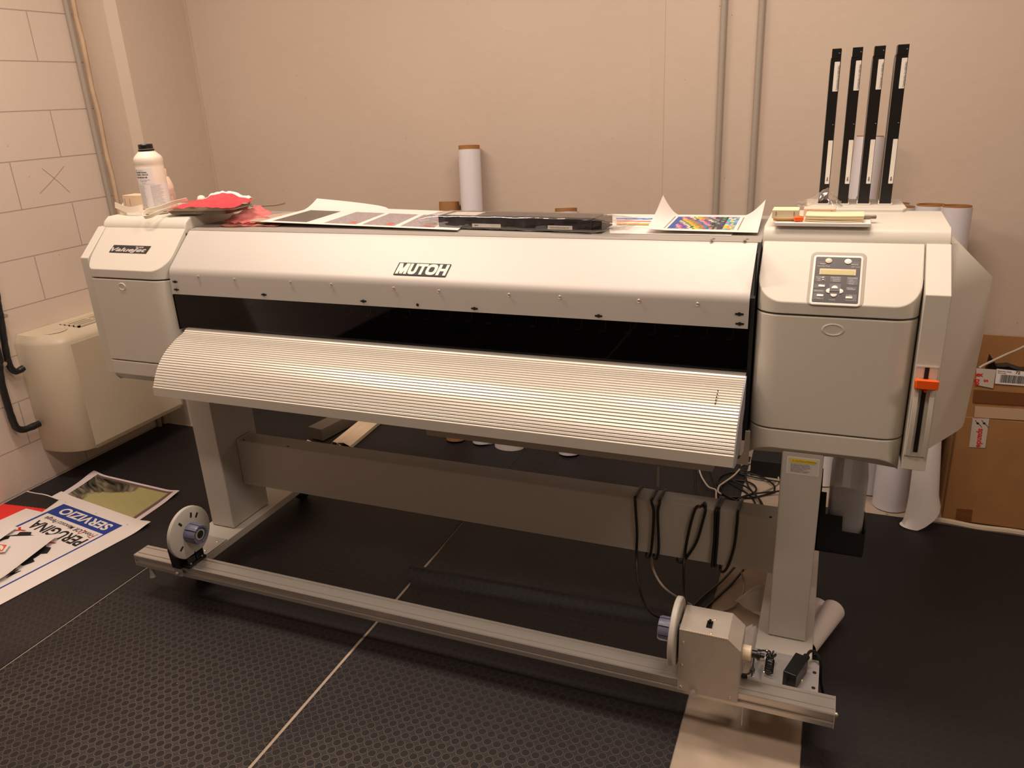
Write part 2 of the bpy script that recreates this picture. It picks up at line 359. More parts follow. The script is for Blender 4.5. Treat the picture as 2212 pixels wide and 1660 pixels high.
# sealant joint where block wall meets the pilaster
j = MB(); zz = [i*.1 for i in range(31)]
j.tube([Vector((XL+.012+.004*math.sin(i*2.1), YC-.012, z)) for i, z in enumerate(zz)], .013, 6, smooth=False)
struct('trim_1', j, mat('foam_sealant', rgb(205, 180, 150), .8, bump=.6, bscale=40, noisec=.15, nscale=14))
j = MB(); j.tube([Vector((-3.047, YB-.002, z)) for z in zz], .006, 6, smooth=False)
struct('trim_2', j, mat('joint_filler', rgb(196, 178, 158), .8))
j = MB().box(-.74, -.685, YB-.002, YB, 0, 3)
struct('trim_3', j, mat('filled_chase', rgb(203, 186, 169), .7, bump=.5, bscale=40))

def conduit(x, y, r, label):
    m = MB(); m.tube([Vector((x, y, .0)), Vector((x, y, 3.0))], r, 14, smooth=False)
    o = build('electrical_conduit', m, mat('grey_pvc', rgb(168, 158, 146), .5)); return tag(o, label, 'conduit', None)
conduit(-.462, YB-.013, .0125, 'thin grey conduit pipe running up the back wall, left one of the pair')
conduit(-.325, YB-.013, .0125, 'thin grey conduit pipe running up the back wall, nearer the ink cartridges')
conduit(XL+.012, YC-.052, .0115, 'grey conduit pipe running up the block wall beside the corner joint')

# ------------------------------------------------------------ rubber mats on the floor
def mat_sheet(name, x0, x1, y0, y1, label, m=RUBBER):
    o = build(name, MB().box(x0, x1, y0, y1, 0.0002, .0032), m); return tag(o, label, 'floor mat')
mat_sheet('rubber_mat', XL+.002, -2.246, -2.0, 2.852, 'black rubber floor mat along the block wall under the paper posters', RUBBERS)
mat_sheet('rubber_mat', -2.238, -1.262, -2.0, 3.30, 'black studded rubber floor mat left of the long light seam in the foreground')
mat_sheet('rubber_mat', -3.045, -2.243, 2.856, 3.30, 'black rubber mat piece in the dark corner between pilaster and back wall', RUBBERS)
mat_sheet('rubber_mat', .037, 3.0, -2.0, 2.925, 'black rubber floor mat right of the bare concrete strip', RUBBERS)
def m3(u, v):
    x = -1.250+u*.99; y = -2.0+v*5.3
    xl = 0
    yr = 2.0+(x+1.25)*.06; h = .042*math.exp(-((y-yr)/.032)**2)*(1-.35*u)*(1 if x < -.35 else 0)
    if h > .008: x -= .03*math.exp(-((y-yr)/.03)**2)*(1-u)
    if y > 2.2: x -= .0105*(1-u)*min(1, (y-2.2)*12)
    return (x, y, .0034+h)
mb = MB()
ys = [0, .3, .5, .65, .70] + [.722+i*.0025 for i in range(26)] + [.80, .9, 1]
xs = [i/24 for i in range(25)]
vs = [Vector(m3(u, v)) for v in ys for u in xs]; Wn = 25
fs = [(j*Wn+i, j*Wn+i+1, (j+1)*Wn+i+1, (j+1)*Wn+i) for j in range(len(ys)-1) for i in range(24)]
mb.add(vs, fs)
lo = [p-Vector((0, 0, .0030)) for p in vs]; mb.add(lo, [tuple(reversed(f)) for f in fs])
rim = list(range(Wn))+[j*Wn+24 for j in range(1, len(ys))]+[(len(ys)-1)*Wn+i for i in range(23, -1, -1)]+[j*Wn for j in range(len(ys)-2, 0, -1)]
o_ = len(rim); mb.add([vs[k] for k in rim]+[lo[k] for k in rim], [(k, o_+k, o_+(k+1) % o_, (k+1) % o_) for k in range(o_)])
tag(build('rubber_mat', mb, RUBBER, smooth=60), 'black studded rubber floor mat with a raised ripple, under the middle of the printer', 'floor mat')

# ============================================================ THE PRINTER
PR = thing('wide_format_printer', (-1.1, 2.1, 0), 'large beige wide format printer on a stand with a ribbed front table and take-up rail', 'printer')
SL = (1.203-1.08)/(2.03-1.906)      # slope of the covers' inclined faces
def cover(mb, x0, x1, rl, rr, yf, yb, zb, zt, ry=.05):
    pl = [(x0, yb)]
    for k in range(9): a = math.pi/2*k/8; pl.append((x0+rl*(1-math.cos(a)), yf+ry*(1-math.sin(a))))
    for k in range(9): a = math.pi/2*k/8; pl.append((x1-rr+rr*math.sin(a), yf+ry*(1-math.cos(a))))
    pl.append((x1, yb)); n = len(pl)
    mb.loft([[Vector((x, y, zb(y))) for x, y in pl], [Vector((x, y, zt(y))) for x, y in pl]]); return mb
slant = lambda y: 1.08+(y-1.906)*SL
under = lambda y: max(.655, .697-(y-1.906)*1.0)
def unit(x0, x1, rl, rr, side):
    m = cover(MB(), x0, x1, rl, rr, 1.906, 2.03, lambda y: 1.051, lambda y: min(slant(y), 1.2025))
    lid = build(side+'_lid', m, PL, PR, bevel=.0025)
    m = cover(MB(), x0, x1, rl, rr, 1.906, 2.03, lambda y: .751, lambda y: 1.0465)
    door = build(side+'_door', m, PL, PR, bevel=.003)
    m = cover(MB(), x0, x1, rl, rr, 1.906, 2.03, under, lambda y: .7475)
    build(side+'_skirt', m, PL, PR, bevel=.003)
    return lid, door
LX0, LX1, RX0, RX1 = -2.403, -2.0375, -.163, .196
lidL, doorL = unit(LX0, LX1, .035, .07, 'left')
lidR, doorR = unit(RX0, RX1, .06, .055, 'right')
# side frames: vertical, then inclined above 1.11
sp = lambda y: [(y, .68), (y, 1.111), (y+.12, 1.203), (2.03, 1.203), (2.03, .68)]
build('side_frame', MB().prism_x([(1.93, .684), (1.93, 1.111), (2.03, 1.203), (2.44, 1.203), (2.44, .70), (2.2, .655)], -2.441, -2.405), PL, PR, bevel=.002)
build('side_frame', MB().prism_x(sp(1.906), .1985, .2505), PL, PR, bevel=.002)
# housings behind the covers
build('left_housing', MB().prism_x([(1.97, .69), (1.97, 1.13), (2.03, 1.19), (2.44, 1.19), (2.44, .675)], -2.40, -2.052), PLD, PR)
build('right_housing', MB().prism_x([(1.97, .69), (1.97, 1.13), (2.03, 1.19), (2.40, 1.19), (2.40, .67)], -.158, .24), PLD, PR)
# top caps
cap = [(2.031, 1.2045), (2.040, 1.226), (2.055, 1.236), (2.285, 1.241), (2.44, 1.20), (2.44, 1.18), (2.031, 1.18)]
capL = [(2.0305, 1.2045), (2.040, 1.222), (2.06, 1.236), (2.36, 1.243), (2.44, 1.20), (2.44, 1.18), (2.0305, 1.18)]
build('left_top_cap', MB().prism_x(capL, -2.42, -2.04), PL, PR, bevel=.008, seg=3)
build('right_top_cap', MB().prism_x(cap, -.166, .2495), PL, PR, bevel=.003)
# flared side cover at the right end
FA = Vector((.250, 1.907, 0)); FD = Vector((.12, .293, 0)); FN = FD.cross(Vector((0, 0, 1))).normalized()
pts = [at(2058, 526, P=FA, N=FN), at(2073.5, 526, P=FA, N=FN), at(2144, 598.4, P=FA, N=FN), at(2124, 724.7, P=FA, N=FN), at(2083, 913, P=FA, N=FN), at(2079, 922, P=FA, N=FN), at(2069, 931, P=FA, N=FN), at(1997.5, 978, P=FA, N=FN)]
pts[0] = V(.2507, 2.035, at(2058, 526, Y=2.035).z); pts[1] = at(2073.5, 526, Y=2.075); pts[-1].x, pts[-1].y = .2507, 1.9085; k0 = V(.2507, 1.9085, 1.111)
out_ = [pts[0], pts[1]]+pts[2:]+[k0]
rear = [V(max(.2, p.x-.02), 2.42, p.z) for p in out_]
mb = MB(); vs = out_+rear; n = len(out_)
mb.add(vs, [(n-1, 0, 1, 2), tuple([n-1]+list(range(2, n-1))), tuple(reversed(range(n, 2*n)))]+[(i, (i+1) % n, n+(i+1) % n, n+i) for i in range(n)])
build('flared_side_cover', mb, PL, PR, smooth=30)
# ink cartridge dock on the rear of the right cap
mb = MB().prism([Vector((-.075, 2.262, 1.2365)), Vector((.158, 2.262, 1.2365)), Vector((.168, 2.29, 1.2365)), Vector((.160, 2.46, 1.2365)), Vector((-.085, 2.46, 1.2365))], (0, 0, .0125))
dock = build('cartridge_dock', mb, PL, PR, bevel=.003)
CARTX = [-.0385, .0112, .0632, .1165]; CARTW = [.024, .026, .027, .0275]
for x, w_ in zip(CARTX, CARTW):
    mb = MB(); a, b = x-w_/2-.0035, x+w_/2+.0035; z0, z1 = 1.249, 1.2535
    mb.box(a, b, 2.328, 2.331, z0, z1); mb.box(a, a+.003, 2.331, 2.43, z0, z1+.006); mb.box(b-.003, b, 2.331, 2.43, z0, z1+.002)
    build('slot_rim', mb, PL, dock, bevel=.0006)
# top cover and inner chassis
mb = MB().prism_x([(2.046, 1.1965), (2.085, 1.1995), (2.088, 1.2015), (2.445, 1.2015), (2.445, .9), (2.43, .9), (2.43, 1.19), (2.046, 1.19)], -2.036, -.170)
topc = build('top_cover', mb, mat('shaded_silver_paint', rgb(168, 163, 155), .45, metal=.2), PR, bevel=.0015)  # same paint as the hood; its dimmer reflection is put into the colour
for px, py in ((432, 491), (441, 489), (476, 492), (485, 489.5), (1537, 519), (1541, 516), (1609, 520), (1614, 517)):
    p = at(px, py, Z=1.1985); build('screw', MB().lathe([(.0045, 0), (.0042, .002), (.002, .003)], Matrix.Translation(p), 12), GOLD, topc)
mb = MB().box(-2.05, -.165, 2.40, 2.43, .70, 1.19); mb.box(-.17, -.167, 1.93, 2.42, .70, 1.19)
mb.box(-2.04, -.17, 1.95, 2.40, .80, .868); build('chassis', mb, DARK, PR)
mb = MB().box(-2.04, -.172, 1.955, 2.36, .868, .872); build('platen', mb, mat('dark_platen', rgb(40, 40, 46), .5), PR)
mb = MB().box(-2.04, -.172, 2.11, 2.14, .93, 1.15); mb.tube([Vector((-2.04, 2.09, .965)), Vector((-.172, 2.09, .965))], .008, 10, smooth=False)
build('carriage_beam', mb, mat('dark_beam', rgb(30, 30, 36), .4), PR)
xs_ = [at(px, py, Y=2.03).x for px, py in ((682, 678), (722, 681), (762, 684), (803, 687), (844, 690), (887, 693), (929, 697), (974, 699), (1020, 701), (1066, 703), (1113, 706), (1159, 710), (1207, 714), (1257, 717), (1309, 720), (1362, 725), (1415, 728), (1470, 733), (1527, 736), (1583, 740))]
for i, x in enumerate(xs_):
    k = min(1, i/9+.2)
    mb = MB().box(x-.002, x+.002, 2.028, 2.032, .945, .945+.028*k); mb.box(x-.014*k, x+.002, 2.01, 2.03, .943, .947)
    build('pinch_lever', mb, mat('pale_lever', rgb(190, 190, 195), .5), PR)
# hood
def hood_profile(off):
    A, B, C_ = Vector((2.045, 1.1955)), Vector((1.9215, 1.083)), Vector((1.918, 1.004))
    A0 = Vector((2.075, 1.1985))
    d1 = (A-B).normalized(); n1 = Vector((-d1.y, d1.x))
    out = [A0]
    for c, a, b, r in ((A, A0, B, .012), (B, A, C_, .016)):
        u = (a-c).normalized(); v = (b-c).normalized()
        for k in range(7): q = k/6; out.append((c+u*r)*(1-q)**2+c*2*q*(1-q)+(c+v*r)*q*q)
    out.append(C_)
    if off:
        res = []
        for i, p in enumerate(out):
            t = (out[min(i+1, len(out)-1)]-out[max(i-1, 0)]).normalized(); res.append(p+Vector((-t.y, t.x))*(-off))
        return res
    return out
o1 = hood_profile(0); o2 = hood_profile(-.0028)
if o2[-1].x < o1[-1].x: o2 = hood_profile(.0028)
poly = [tuple(p) for p in o1]+[tuple(p) for p in reversed(o2)]
HX0, HX1 = -2.034, -.1785
hood = build('hood', MB().prism_x(poly, HX0, HX1), HOODM, PR, smooth=25)
for px, py in ((428, 598), (506, 604), (627, 610), (715, 615), (850, 623), (948, 629), (1099, 637), (1209, 642), (1380, 650), (1507, 657)):
    p = at(px, py, Y=1.9185); build('screw', MB().lathe([(.0052, 0), (.005, .0018), (.0025, .0035)], to(p, (0, -1, 0)), 14), GOLD, hood)
for px, py, rot in ((378, 609, 0), (381, 626, 0), (570, 637, 0), (785, 651, 0), (1025, 667, 0), (1293, 683, 0), (1597, 679, 0), (1598, 700, 0)):
    p = at(px, py, Y=1.9175); mb = MB()
    mb.prism([p+Vector((a, 0, b)) for a, b in rrect(.021, .0052, .0024)], (0, -.0006, 0)); mb.lathe([(.0048, 0), (.0048, .0007)], to(p, (0, -1, 0)), 14)
    build('keyhole_slot', mb, BLACKM, hood)
p = at(902, 659, Y=1.9175); build('round_hole', MB().lathe([(.0045, 0), (.0045, .0007)], to(p, (0, -1, 0)), 14), BLACKM, hood)
# maker's plate
HP = Vector((0, 1.9215, 1.083)); HS = Vector((0, .1235, .1125)).normalized(); HN = Vector((1, 0, 0)).cross(HS).normalized()
q = [at(849.5, 594.5, P=HP, N=HN), at(963, 597, P=HP, N=HN), at(966.5, 572, P=HP, N=HN), at(855, 567.5, P=HP, N=HN)]
w0 = (q[1]-q[0]).length; h0 = abs((q[3]-q[0]).dot(HS)); sh = .006
Mp = basis(q[0]+HN*.0006, (1, 0, 0), HS)
mb = MB().prism([Mp @ Vector(p) for p in ((0, 0, 0), (w0, 0, 0), (w0+sh, h0, 0), (sh, h0, 0))], HN*.0018)
pl_ = build('maker_plate', mb, mat('dark_badge', rgb(40, 38, 40), .6), hood, bevel=.0008)
glyphs = []; tk = .32
def gpoly(x0, pts): glyphs.append([(x0+a, b) for a, b in pts])
def gring(x0, w, h, y0=0, a0=0, a1=360, n=28):
    # squarish ring of stroke tk between angles a0 and a1
    def q(a, w_, h_): c_, s_ = math.cos(a), math.sin(a); k = (abs(c_)**3+abs(s_)**3)**(-1/3); return (x0+w/2+w_/2*c_*k, y0+h/2+h_/2*s_*k)
    for k in range(n):
        t0, t1 = R(a0+(a1-a0)*k/n), R(a0+(a1-a0)*(k+1)/n)
        glyphs.append([q(t0, w, h), q(t1, w, h), q(t1, w-2*tk, h-2*tk*.8), q(t0, w-2*tk, h-2*tk*.8)])
x = 0
gpoly(x, [(0, 0), (tk, 0), (tk, 1), (0, 1)]); gpoly(x, [(0, 1), (.40, 1), (.70, .32), (.54, 0), (.50, 0)]); gpoly(x, [(1.25, 1), (.85, 1), (.55, .32), (.66, 0), (.75, 0)]); gpoly(x, [(1.25-tk, 0), (1.25, 0), (1.25, 1), (1.25-tk, 1)]); x += 1.33
gpoly(x, [(0, .4), (tk, .4), (tk, 1), (0, 1)]); gpoly(x, [(.98-tk, .4), (.98, .4), (.98, 1), (.98-tk, 1)]); gring(x, .98, .82, 0, 180, 360, 16); x += 1.02
gpoly(x, [(0, .77), (1.0, .77), (1.0, 1), (0, 1)]); gpoly(x, [(.5-tk/2, 0), (.5+tk/2, 0), (.5+tk/2, .8), (.5-tk/2, .8)]); x += .98
gring(x, 1.22, 1.0); x += 1.29
gpoly(x, [(0, 0), (tk, 0), (tk, 1), (0, 1)]); gpoly(x, [(.77, 0), (.77+tk, 0), (.77+tk, 1), (.77, 1)]); gpoly(x, [(tk-.01, .38), (.78, .38), (.78, .62), (tk-.01, .62)]); x += 1.04
gh = h0*.84; gx = (w0-.0085)/x; Mg = basis(q[0]+HN*.0025+Vector((.0052, 0, 0))+HS*(h0*.08), (1, 0, 0), HS)
mb = MB()
for i, g in enumerate(glyphs): mb.loft([[Mg @ Vector((a*gx+b*.0055, b*gh, z)) for a, b in g] for z in (0, .0007+(i % 5)*.00002)])
build('lettering', mb, WPRINT, pl_, smooth=5)
# smoked window
mb = MB().box(-2.036, -.1755, 1.9225, 1.9265, .886, 1.075); build('smoked_window', mb, GLASS, PR)
build('window_end_trim', MB().prism_x([(1.924, .70), (1.924, 1.08), (2.046, 1.192), (2.07, 1.19), (1.96, 1.08), (1.96, .70)], -.1778, -.1662), BLACKM, PR); build('window_end_trim', MB().box(-2.0372, -2.0362, 1.92, 1.97, .88, 1.0), BLACKM, PR)
# ribbed paper guide
key = [(1.908, .886), (1.893, .8765), (1.862, .867), (1.83, .852), (1.80, .835), (1.77, .808), (1.752, .785), (1.74, .765), (1.732, .7475)]
kp = spline([Vector((0, a, b)) for a, b in key], 16); L_ = [0]
for a, b in zip(kp, kp[1:]): L_.append(L_[-1]+(b-a).length)
def arc(s):
    s = max(0, min(L_[-1], s))
    for i in range(len(L_)-1):
        if L_[i+1] >= s: t = (s-L_[i])/(L_[i+1]-L_[i]+1e-9); return kp[i].lerp(kp[i+1], t), (kp[i+1]-kp[i]).normalized()
    return kp[-1], (kp[-1]-kp[-2]).normalized()
prof = []; NR = 26; st = L_[-1]/NR
for i in range(NR):
    for f, d in ((0, -.0042), (.20, -.0042), (.24, -.0006), (.34, 0), (.94, .0006), (1.0, -.0042)):
        p, t = arc((i+f)*st); n_ = Vector((0, t.z, -t.y)); n_ = n_ if n_.z > 0 else -n_
        p = p+n_*d; prof.append((p.y, p.z))
prof += [(1.7305, .7445), (1.727, .7435), (1.7265, .7145), (1.732, .712)]
full = prof+[(1.83, .735), (1.90, .83), (1.913, .872)]
TX0, TX1 = -1.998, -.1755
def guide_end(x): return [(y, z) for y, z in full]
guide = build('ribbed_paper_guide', MB().prism_x(full, TX0, TX1), TABM, PR, smooth=20)
mb = MB().prism_x([(1.909, .884), (1.80, .832), (1.752, .78), (1.73, .744), (1.7275, .713), (1.78, .70), (1.83, .73), (1.905, .80)], TX1, TX1+.0025)
build('end_plate', mb, mat('blue_grey_endplate', rgb(160, 160, 166), .5), guide)
build('rear_strip', MB().box(TX0, TX1, 1.908, 1.9215, .884, .8885), ALU, guide)
for px, py in ((1551, 845), (1549.5, 852), (1548, 858.5), (1546.5, 865), (1545, 872)):
    p = at(px, py, P=(0, 1.80, .835), N=Vector((0, -.7, .7))); build('pin_hole', MB().lathe([(.0016, -.002), (.0016, .0022)], to(p, (0, -.7, .7)), 8), BLACKM, guide)
build('under_tray', MB().box(-1.046, -.231, 1.80, 1.90, .659, .735), PLD, PR, bevel=.004)
a = at(1606, 1000, Y=1.90)
mb = MB().prism([Vector((a.x-.024, 1.90, a.z-.006)), Vector((a.x+.012, 1.90, a.z-.006)), Vector((a.x+.012, 1.90, a.z+.09)), Vector((a.x, 1.90, a.z+.09)), Vector((a.x-.002, 1.90, a.z+.03)), Vector((a.x-.012, 1.90, a.z+.008)), Vector((a.x-.024, 1.90, a.z+.004))], (0, .004, 0))
build('hook_bracket', mb, PLD, PR)
# left lid badge
SN = Vector((0, -SL, 1)).normalized(); SS = Vector((0, 1, SL)).normalized(); SP = Vector((0, 1.906, 1.08))
c = [at(236, 545.5, P=SP, N=SN), at(315, 549.5, P=SP, N=SN), at(322.8, 534, P=SP, N=SN), at(244, 529.8, P=SP, N=SN)]
bw = (c[1]-c[0]).length; bh = abs((c[3]-c[0]).dot(SS))
Mb = basis(c[0]+SN*.0004, (1, 0, 0), SS); s2 = .007
mb = MB().prism([Mb @ Vector(p) for p in ((0, 0, 0), (bw, 0, 0), (bw+s2, bh, 0), (s2, bh, 0))], SN*.0012); bd = build('model_badge', mb, mat('dark_sticker', rgb(38, 36, 38), .4), lidL)
mb = MB().text('ValueJet', basis(c[0]+SN*.0018+SS*.005+Vector((.006, 0, 0)), (1, 0, 0), SS), bh*.72, shear=.35, offset=.0006, ext=.0003, space=1.0)
xs = [p.x for p in mb.v]; k_ = (bw-.01)/(max(xs)-min(xs)); x_ = min(xs)
for p in mb.v: p.x = c[0].x+.006+(p.x-x_)*k_
mb.text('VJ-1624', basis(c[0]+SN*.0018+SS*(bh*.66)+Vector((bw*.66, 0, 0)), (1, 0, 0), SS), bh*.32, offset=.0002, ext=.0003, sx=1.15)
build('lettering', mb, mat('silver_print', rgb(205, 200, 196), .4, metal=.3), bd, smooth=20)
# finger recesses
for (px, py), dr, rx, rz in (((264, 619.5), doorL, .017, .0135), ((1799.5, 713), doorR, .026, .0155)):
    p = at(px, py, Y=1.906); mb = MB(); rings = []
    for s_, d in ((1.0, .0004), (.93, -.0016), (.84, -.0022), (.72, -.0006), (.62, -.0003), (.3, -.0006)):
        rings.append([p+Vector((rx*s_*math.cos(2*math.pi*k/32), d, rz*s_*math.sin(2*math.pi*k/32))) for k in range(32)])
    mb.loft(rings); build('finger_pull', mb, PL, dr, smooth=50)
# control panel
cc = [at(1765, 553, P=SP, N=SN), at(1864, 558, P=SP, N=SN), at(1855, 662, P=SP, N=SN), at(1746, 655, P=SP, N=SN)]
ctr = (cc[0]+cc[1]+cc[2]+cc[3])/4; pw = .5*((cc[1]-cc[0]).length+(cc[2]-cc[3]).length); ph = abs((cc[0]-cc[3]).dot(SS)); pw = min(pw, .112)
print('panel', ctr, pw, ph)
def P_(u, v, h=0): return ctr+Vector((1, 0, 0))*u*pw+SS*v*ph+SN*h     # u,v in -.5..+.5
mb = MB(); ring = lambda w, h, r, z: [ctr+Vector((1, 0, 0))*a+SS*b+SN*z for a, b in rrect(w, h, r, 6)]
up_ = SS*ph*.036
mb.loft([[p+up_ for p in ring(pw*1.17, ph*1.115, .014, -.002)], [p+up_ for p in ring(pw*1.17, ph*1.115, .014, .0005)], [p+up_ for p in ring(pw*1.14, ph*1.09, .013, .0009)], ring(pw*1.05, ph*1.05, .009, .0002)])
cp = build('control_panel', mb, PLD, PR, smooth=50)
mb = MB(); mb.loft([ring(pw*1.04, ph*1.04, .008, -.002), ring(pw*1.04, ph*1.04, .008, .002), ring(pw*1.0, ph*1.0, .006, .003), ring(pw*.95, ph*.955, .004, .0028)])
build('panel_rim', mb, WHITE, cp, smooth=40)
mb = MB(); mb.loft([ring(pw*.945, ph*.95, .003, .002), ring(pw*.945, ph*.95, .003, .0034)]); build('keypad', mb, mat('keypad_black', rgb(48, 44, 44), .4), cp)
def face(u, v): return (-.5+u, .5-v)
def prect(u0, v0, u1, v1, h0, h1): # fractions of the keypad, v down
    a, b = u0-.5, u1-.5; c_, d_ = .5-v1, .5-v0
    return [[P_(a*.93, c_*.94, h), P_(b*.93, c_*.94, h), P_(b*.93, d_*.94, h), P_(a*.93, d_*.94, h)] for h in (h0, h1)]
for r_ in ((.03, .10, .2, .17), (.78, .09, .97, .155), (.02, .43, .25, .55), (.36, .425, .6, .55), (.73, .425, .97, .60), (.01, .605, .25, .70), (.01, .73, .25, .80), (.01, .81, .25, .95), (.73, .65, .95, .72), (.73, .81, .97, .96)): build('legend_block', MB().loft(prect(*r_, .0034, .0037)), GPRINT, cp)
mb = MB()
mb.loft([[P_(a*.6-.018, b*.55-.165, .0038) for a, b in ((-.2, -.14), (.2, -.14), (.2, .14), (-.2, .14))], [P_(a*.6-.018, b*.55-.165, .0042) for a, b in ((-.2, -.14), (.2, -.14), (.2, .14), (-.2, .14))]])
build('pad_centre', mb, GPRINT, cp)
mb = MB().loft(prect(.1, .265, .91, .40, .0036, .0046)); dsp = build('display_bezel', mb, mat('display_bezel', rgb(205, 188, 158), .4), cp)
build('display', MB().loft(prect(.125, .30, .885, .39, .0047, .0050)), mat('lcd_glass', rgb(186, 176, 110), .3), dsp)
def button(u, v, rx, ry, shape='round', m=WHITE):
    o = P_((u-.5)*.93, (.5-v)*.94, .0036); X = Vector((1, 0, 0)); pts_ = []
    if shape == 'round': pts_ = [(rx*math.cos(t*math.pi/12), ry*math.sin(t*math.pi/12)) for t in range(24)]
    elif shape == 'rect': pts_ = rrect(rx*2, ry*2, .0006, 2)
    else:
        a0 = {'up': 0, 'left': 90, 'down': 180, 'right': 270}[shape]; pts_ = [(rx*math.cos(R(a0+t*15)), ry*math.sin(R(a0+t*15))) for t in range(13)]
    mb = MB().loft([[o+X*a*pw/.1*k+SS*b*pw/.1*k+SN*h for a, b in pts_] for k, h in ((1, 0), (1, .0014), (.85, .0019))]); build('button', mb, m, cp, smooth=60)
button(.285, .085, .0072, .0068, m=mat('amber_button', rgb(222, 200, 180), .35)); button(.72, .09, .0075, .0068)
button(.475, .70, .0068, .0075, 'up'); button(.365, .755, .0075, .0062, 'left'); button(.59, .755, .0075, .0062, 'right'); button(.465, .82, .0068, .0075, 'down')
for u, v in ((.18, .655), (.165, .865), (.805, .885)): button(u, v, .0068, .0027, 'rect')
for u, v in ((.2, .465), (.2, .515)): button(u, v, .002, .0014, 'rect')
for t_, u, v, s_ in (('Power', .10, .165, .0042), ('Operating / Pause', .03, .215, .0036), ('Remote', .80, .165, .0042), ('Add / Local', .80, .215, .0036), ('Panel Adjust', .035, .465, .0032), ('High', .07, .50, .0032), ('Low', .07, .54, .0032), ('Feature Select', .37, .465, .0032), ('Setting (1)', .42, .50, .0032), ('Setting (2)', .42, .54, .0032), ('Cleaning Mode', .74, .465, .0032), ('Lamp', .78, .505, .0032), ('Normal', .78, .545, .0032), ('Strong', .78, .585, .0032), ('Menu', .12, .63, .003), ('Background', .37, .625, .0032), ('Cleaning', .74, .685, .0032), ('(2 seconds)', .76, .712, .003), ('Media Detect', .02, .765, .0032), ('Cancel', .1, .84, .003), ('Feed', .1, .93, .003), ('Enter', .80, .845, .003), ('Forwards', .37, .955, .0032)):
    build('key_lettering', MB().text(t_, basis(P_((u-.5)*.93, (.5-v)*.94, .0039), (1, 0, 0), SS), s_, ext=.0001, sx=1.1), WPRINT, cp)
# right strip: media lever and its slot
def V(x, y, z): return Vector((x, y, z))
mb = MB().box(.2005, .2455, 1.9035, 1.906, .718, .945); mb.box(.2005, .2455, 1.9025, 1.9035, .942, .946)
ls = build('lever_slot_plate', mb, PL, PR)
mb = MB()
for x0, x1 in ((.202, .2115), (.2345, .2445)):
    path = [V((x0+x1)/2-(.0 if k else 0), 1.896-.012*math.sin(math.pi*k/12)*1.0, .722+.19*k/12) for k in range(13)]
    mb.loft([[p+V(-(x1-x0)/2, 0, 0), p+V((x1-x0)/2, 0, 0), p+V((x1-x0)/2, .016, 0), p+V(-(x1-x0)/2, .016, 0)] for p in path])
build('curved_guide_rail', mb, PL, ls, smooth=40)
mb = MB().box(.2185, .2275, 1.9018, 1.9036, .73, .943); build('lever_slot', mb, BLACKM, ls)
mb = MB().box(.2020, .2475, 1.872, 1.882, .900, .921); mb.box(.2, .2435, 1.882, 1.900, .895, .916); mb.prism([V(.218, 1.88, .895), V(.228, 1.88, .895), V(.223, 1.88, .888)], (0, .012, 0))
build('media_lever', mb, ORANGE, PR, bevel=.0015)
# ------------------------------------------------ stand
for x0, x1 in ((-2.062, -1.96), (-.075, .0245)):
    leg = build('leg', MB().box(x0, x1, 1.912, 2.112, .12, .69), STEEL, PR, bevel=.004)
mb = MB().box(-1.96, -.075, 2.004, 2.008, .26, .435); mb.box(-1.96, -.075, 2.004, 2.075, .435, .438); mb.box(-1.96, -.075, 2.071, 2.075, .26, .435)
mb.box(-1.957, -1.953, 2.0, 2.075, .258, .444)
bm_ = build('cross_beam', mb, STEEL, PR, bevel=.001)
for px, py in ((527, 951), (622, 965), (1664.5, 1118)):
    p = at(px, py, Z=.4382) ; build('bolt_hole', MB().lathe([(.004, 0), (.004, .0008)], Matrix.Translation(p), 12), BLACKM, bm_)
for x0, x1 in ((-2.085, -1.93), (-.103, .045)):
    ft = build('foot', MB().box(x0, x1, 1.70, 2.42, .088, .1175), STEEL, PR, bevel=.003)
for i, (x0, x1, hs) in enumerate(((-2.075, -1.931, ((1484, 575), (1460, 700), (1435, 812))), (-.1035, .064, ()))):
    pl = build('mounting_plate', MB().box(x0, x1, 1.63, 1.842, .1178, .1215), PLATE, PR, bevel=.001)
    spots = [(-1.953, 1.815), (-1.953, 1.755), (-1.985, 1.70)] if i == 0 else [at(1656.5, 1406, Z=.1215)[:2], at(1651, 1452, Z=.1215)[:2], at(1731, 1470, Z=.1215)[:2]]
    for s_ in spots: build('plate_screw', MB().lathe([(.0055, 0), (.005, .002), (.002, .0035)], Matrix.Translation((s_[0], s_[1], .1216)), 12), GOLD, pl)
    if i:
        for px, py in ((1759.5, 1454), (1757, 1487)): build('plate_hole', MB().lathe([(.005, 0), (.005, .0006)], Matrix.Translation(at(px, py, Z=.1216)), 12), BLACKM, pl)
for x, y in ((-2.0, 1.76), (-2.0, 2.36), (-.03, 1.78), (-.03, 2.36)):
    mb = MB().lathe([(.008, .06), (.008, .088), (.022, .087)], Matrix.Translation((x, y, 0)), 12); mb.box(x-.018, x+.018, y-.015, y+.015, .058, .066)
    cs = build('caster', mb, PLATE, PR)
    build('caster_wheel', MB().lathe([(.030, -.016), (.034, -.012), (.034, .012), (.030, .016)], to(V(x, y, .0385), (1, 0, 0)), 24), BLACK, cs, bevel=.001)
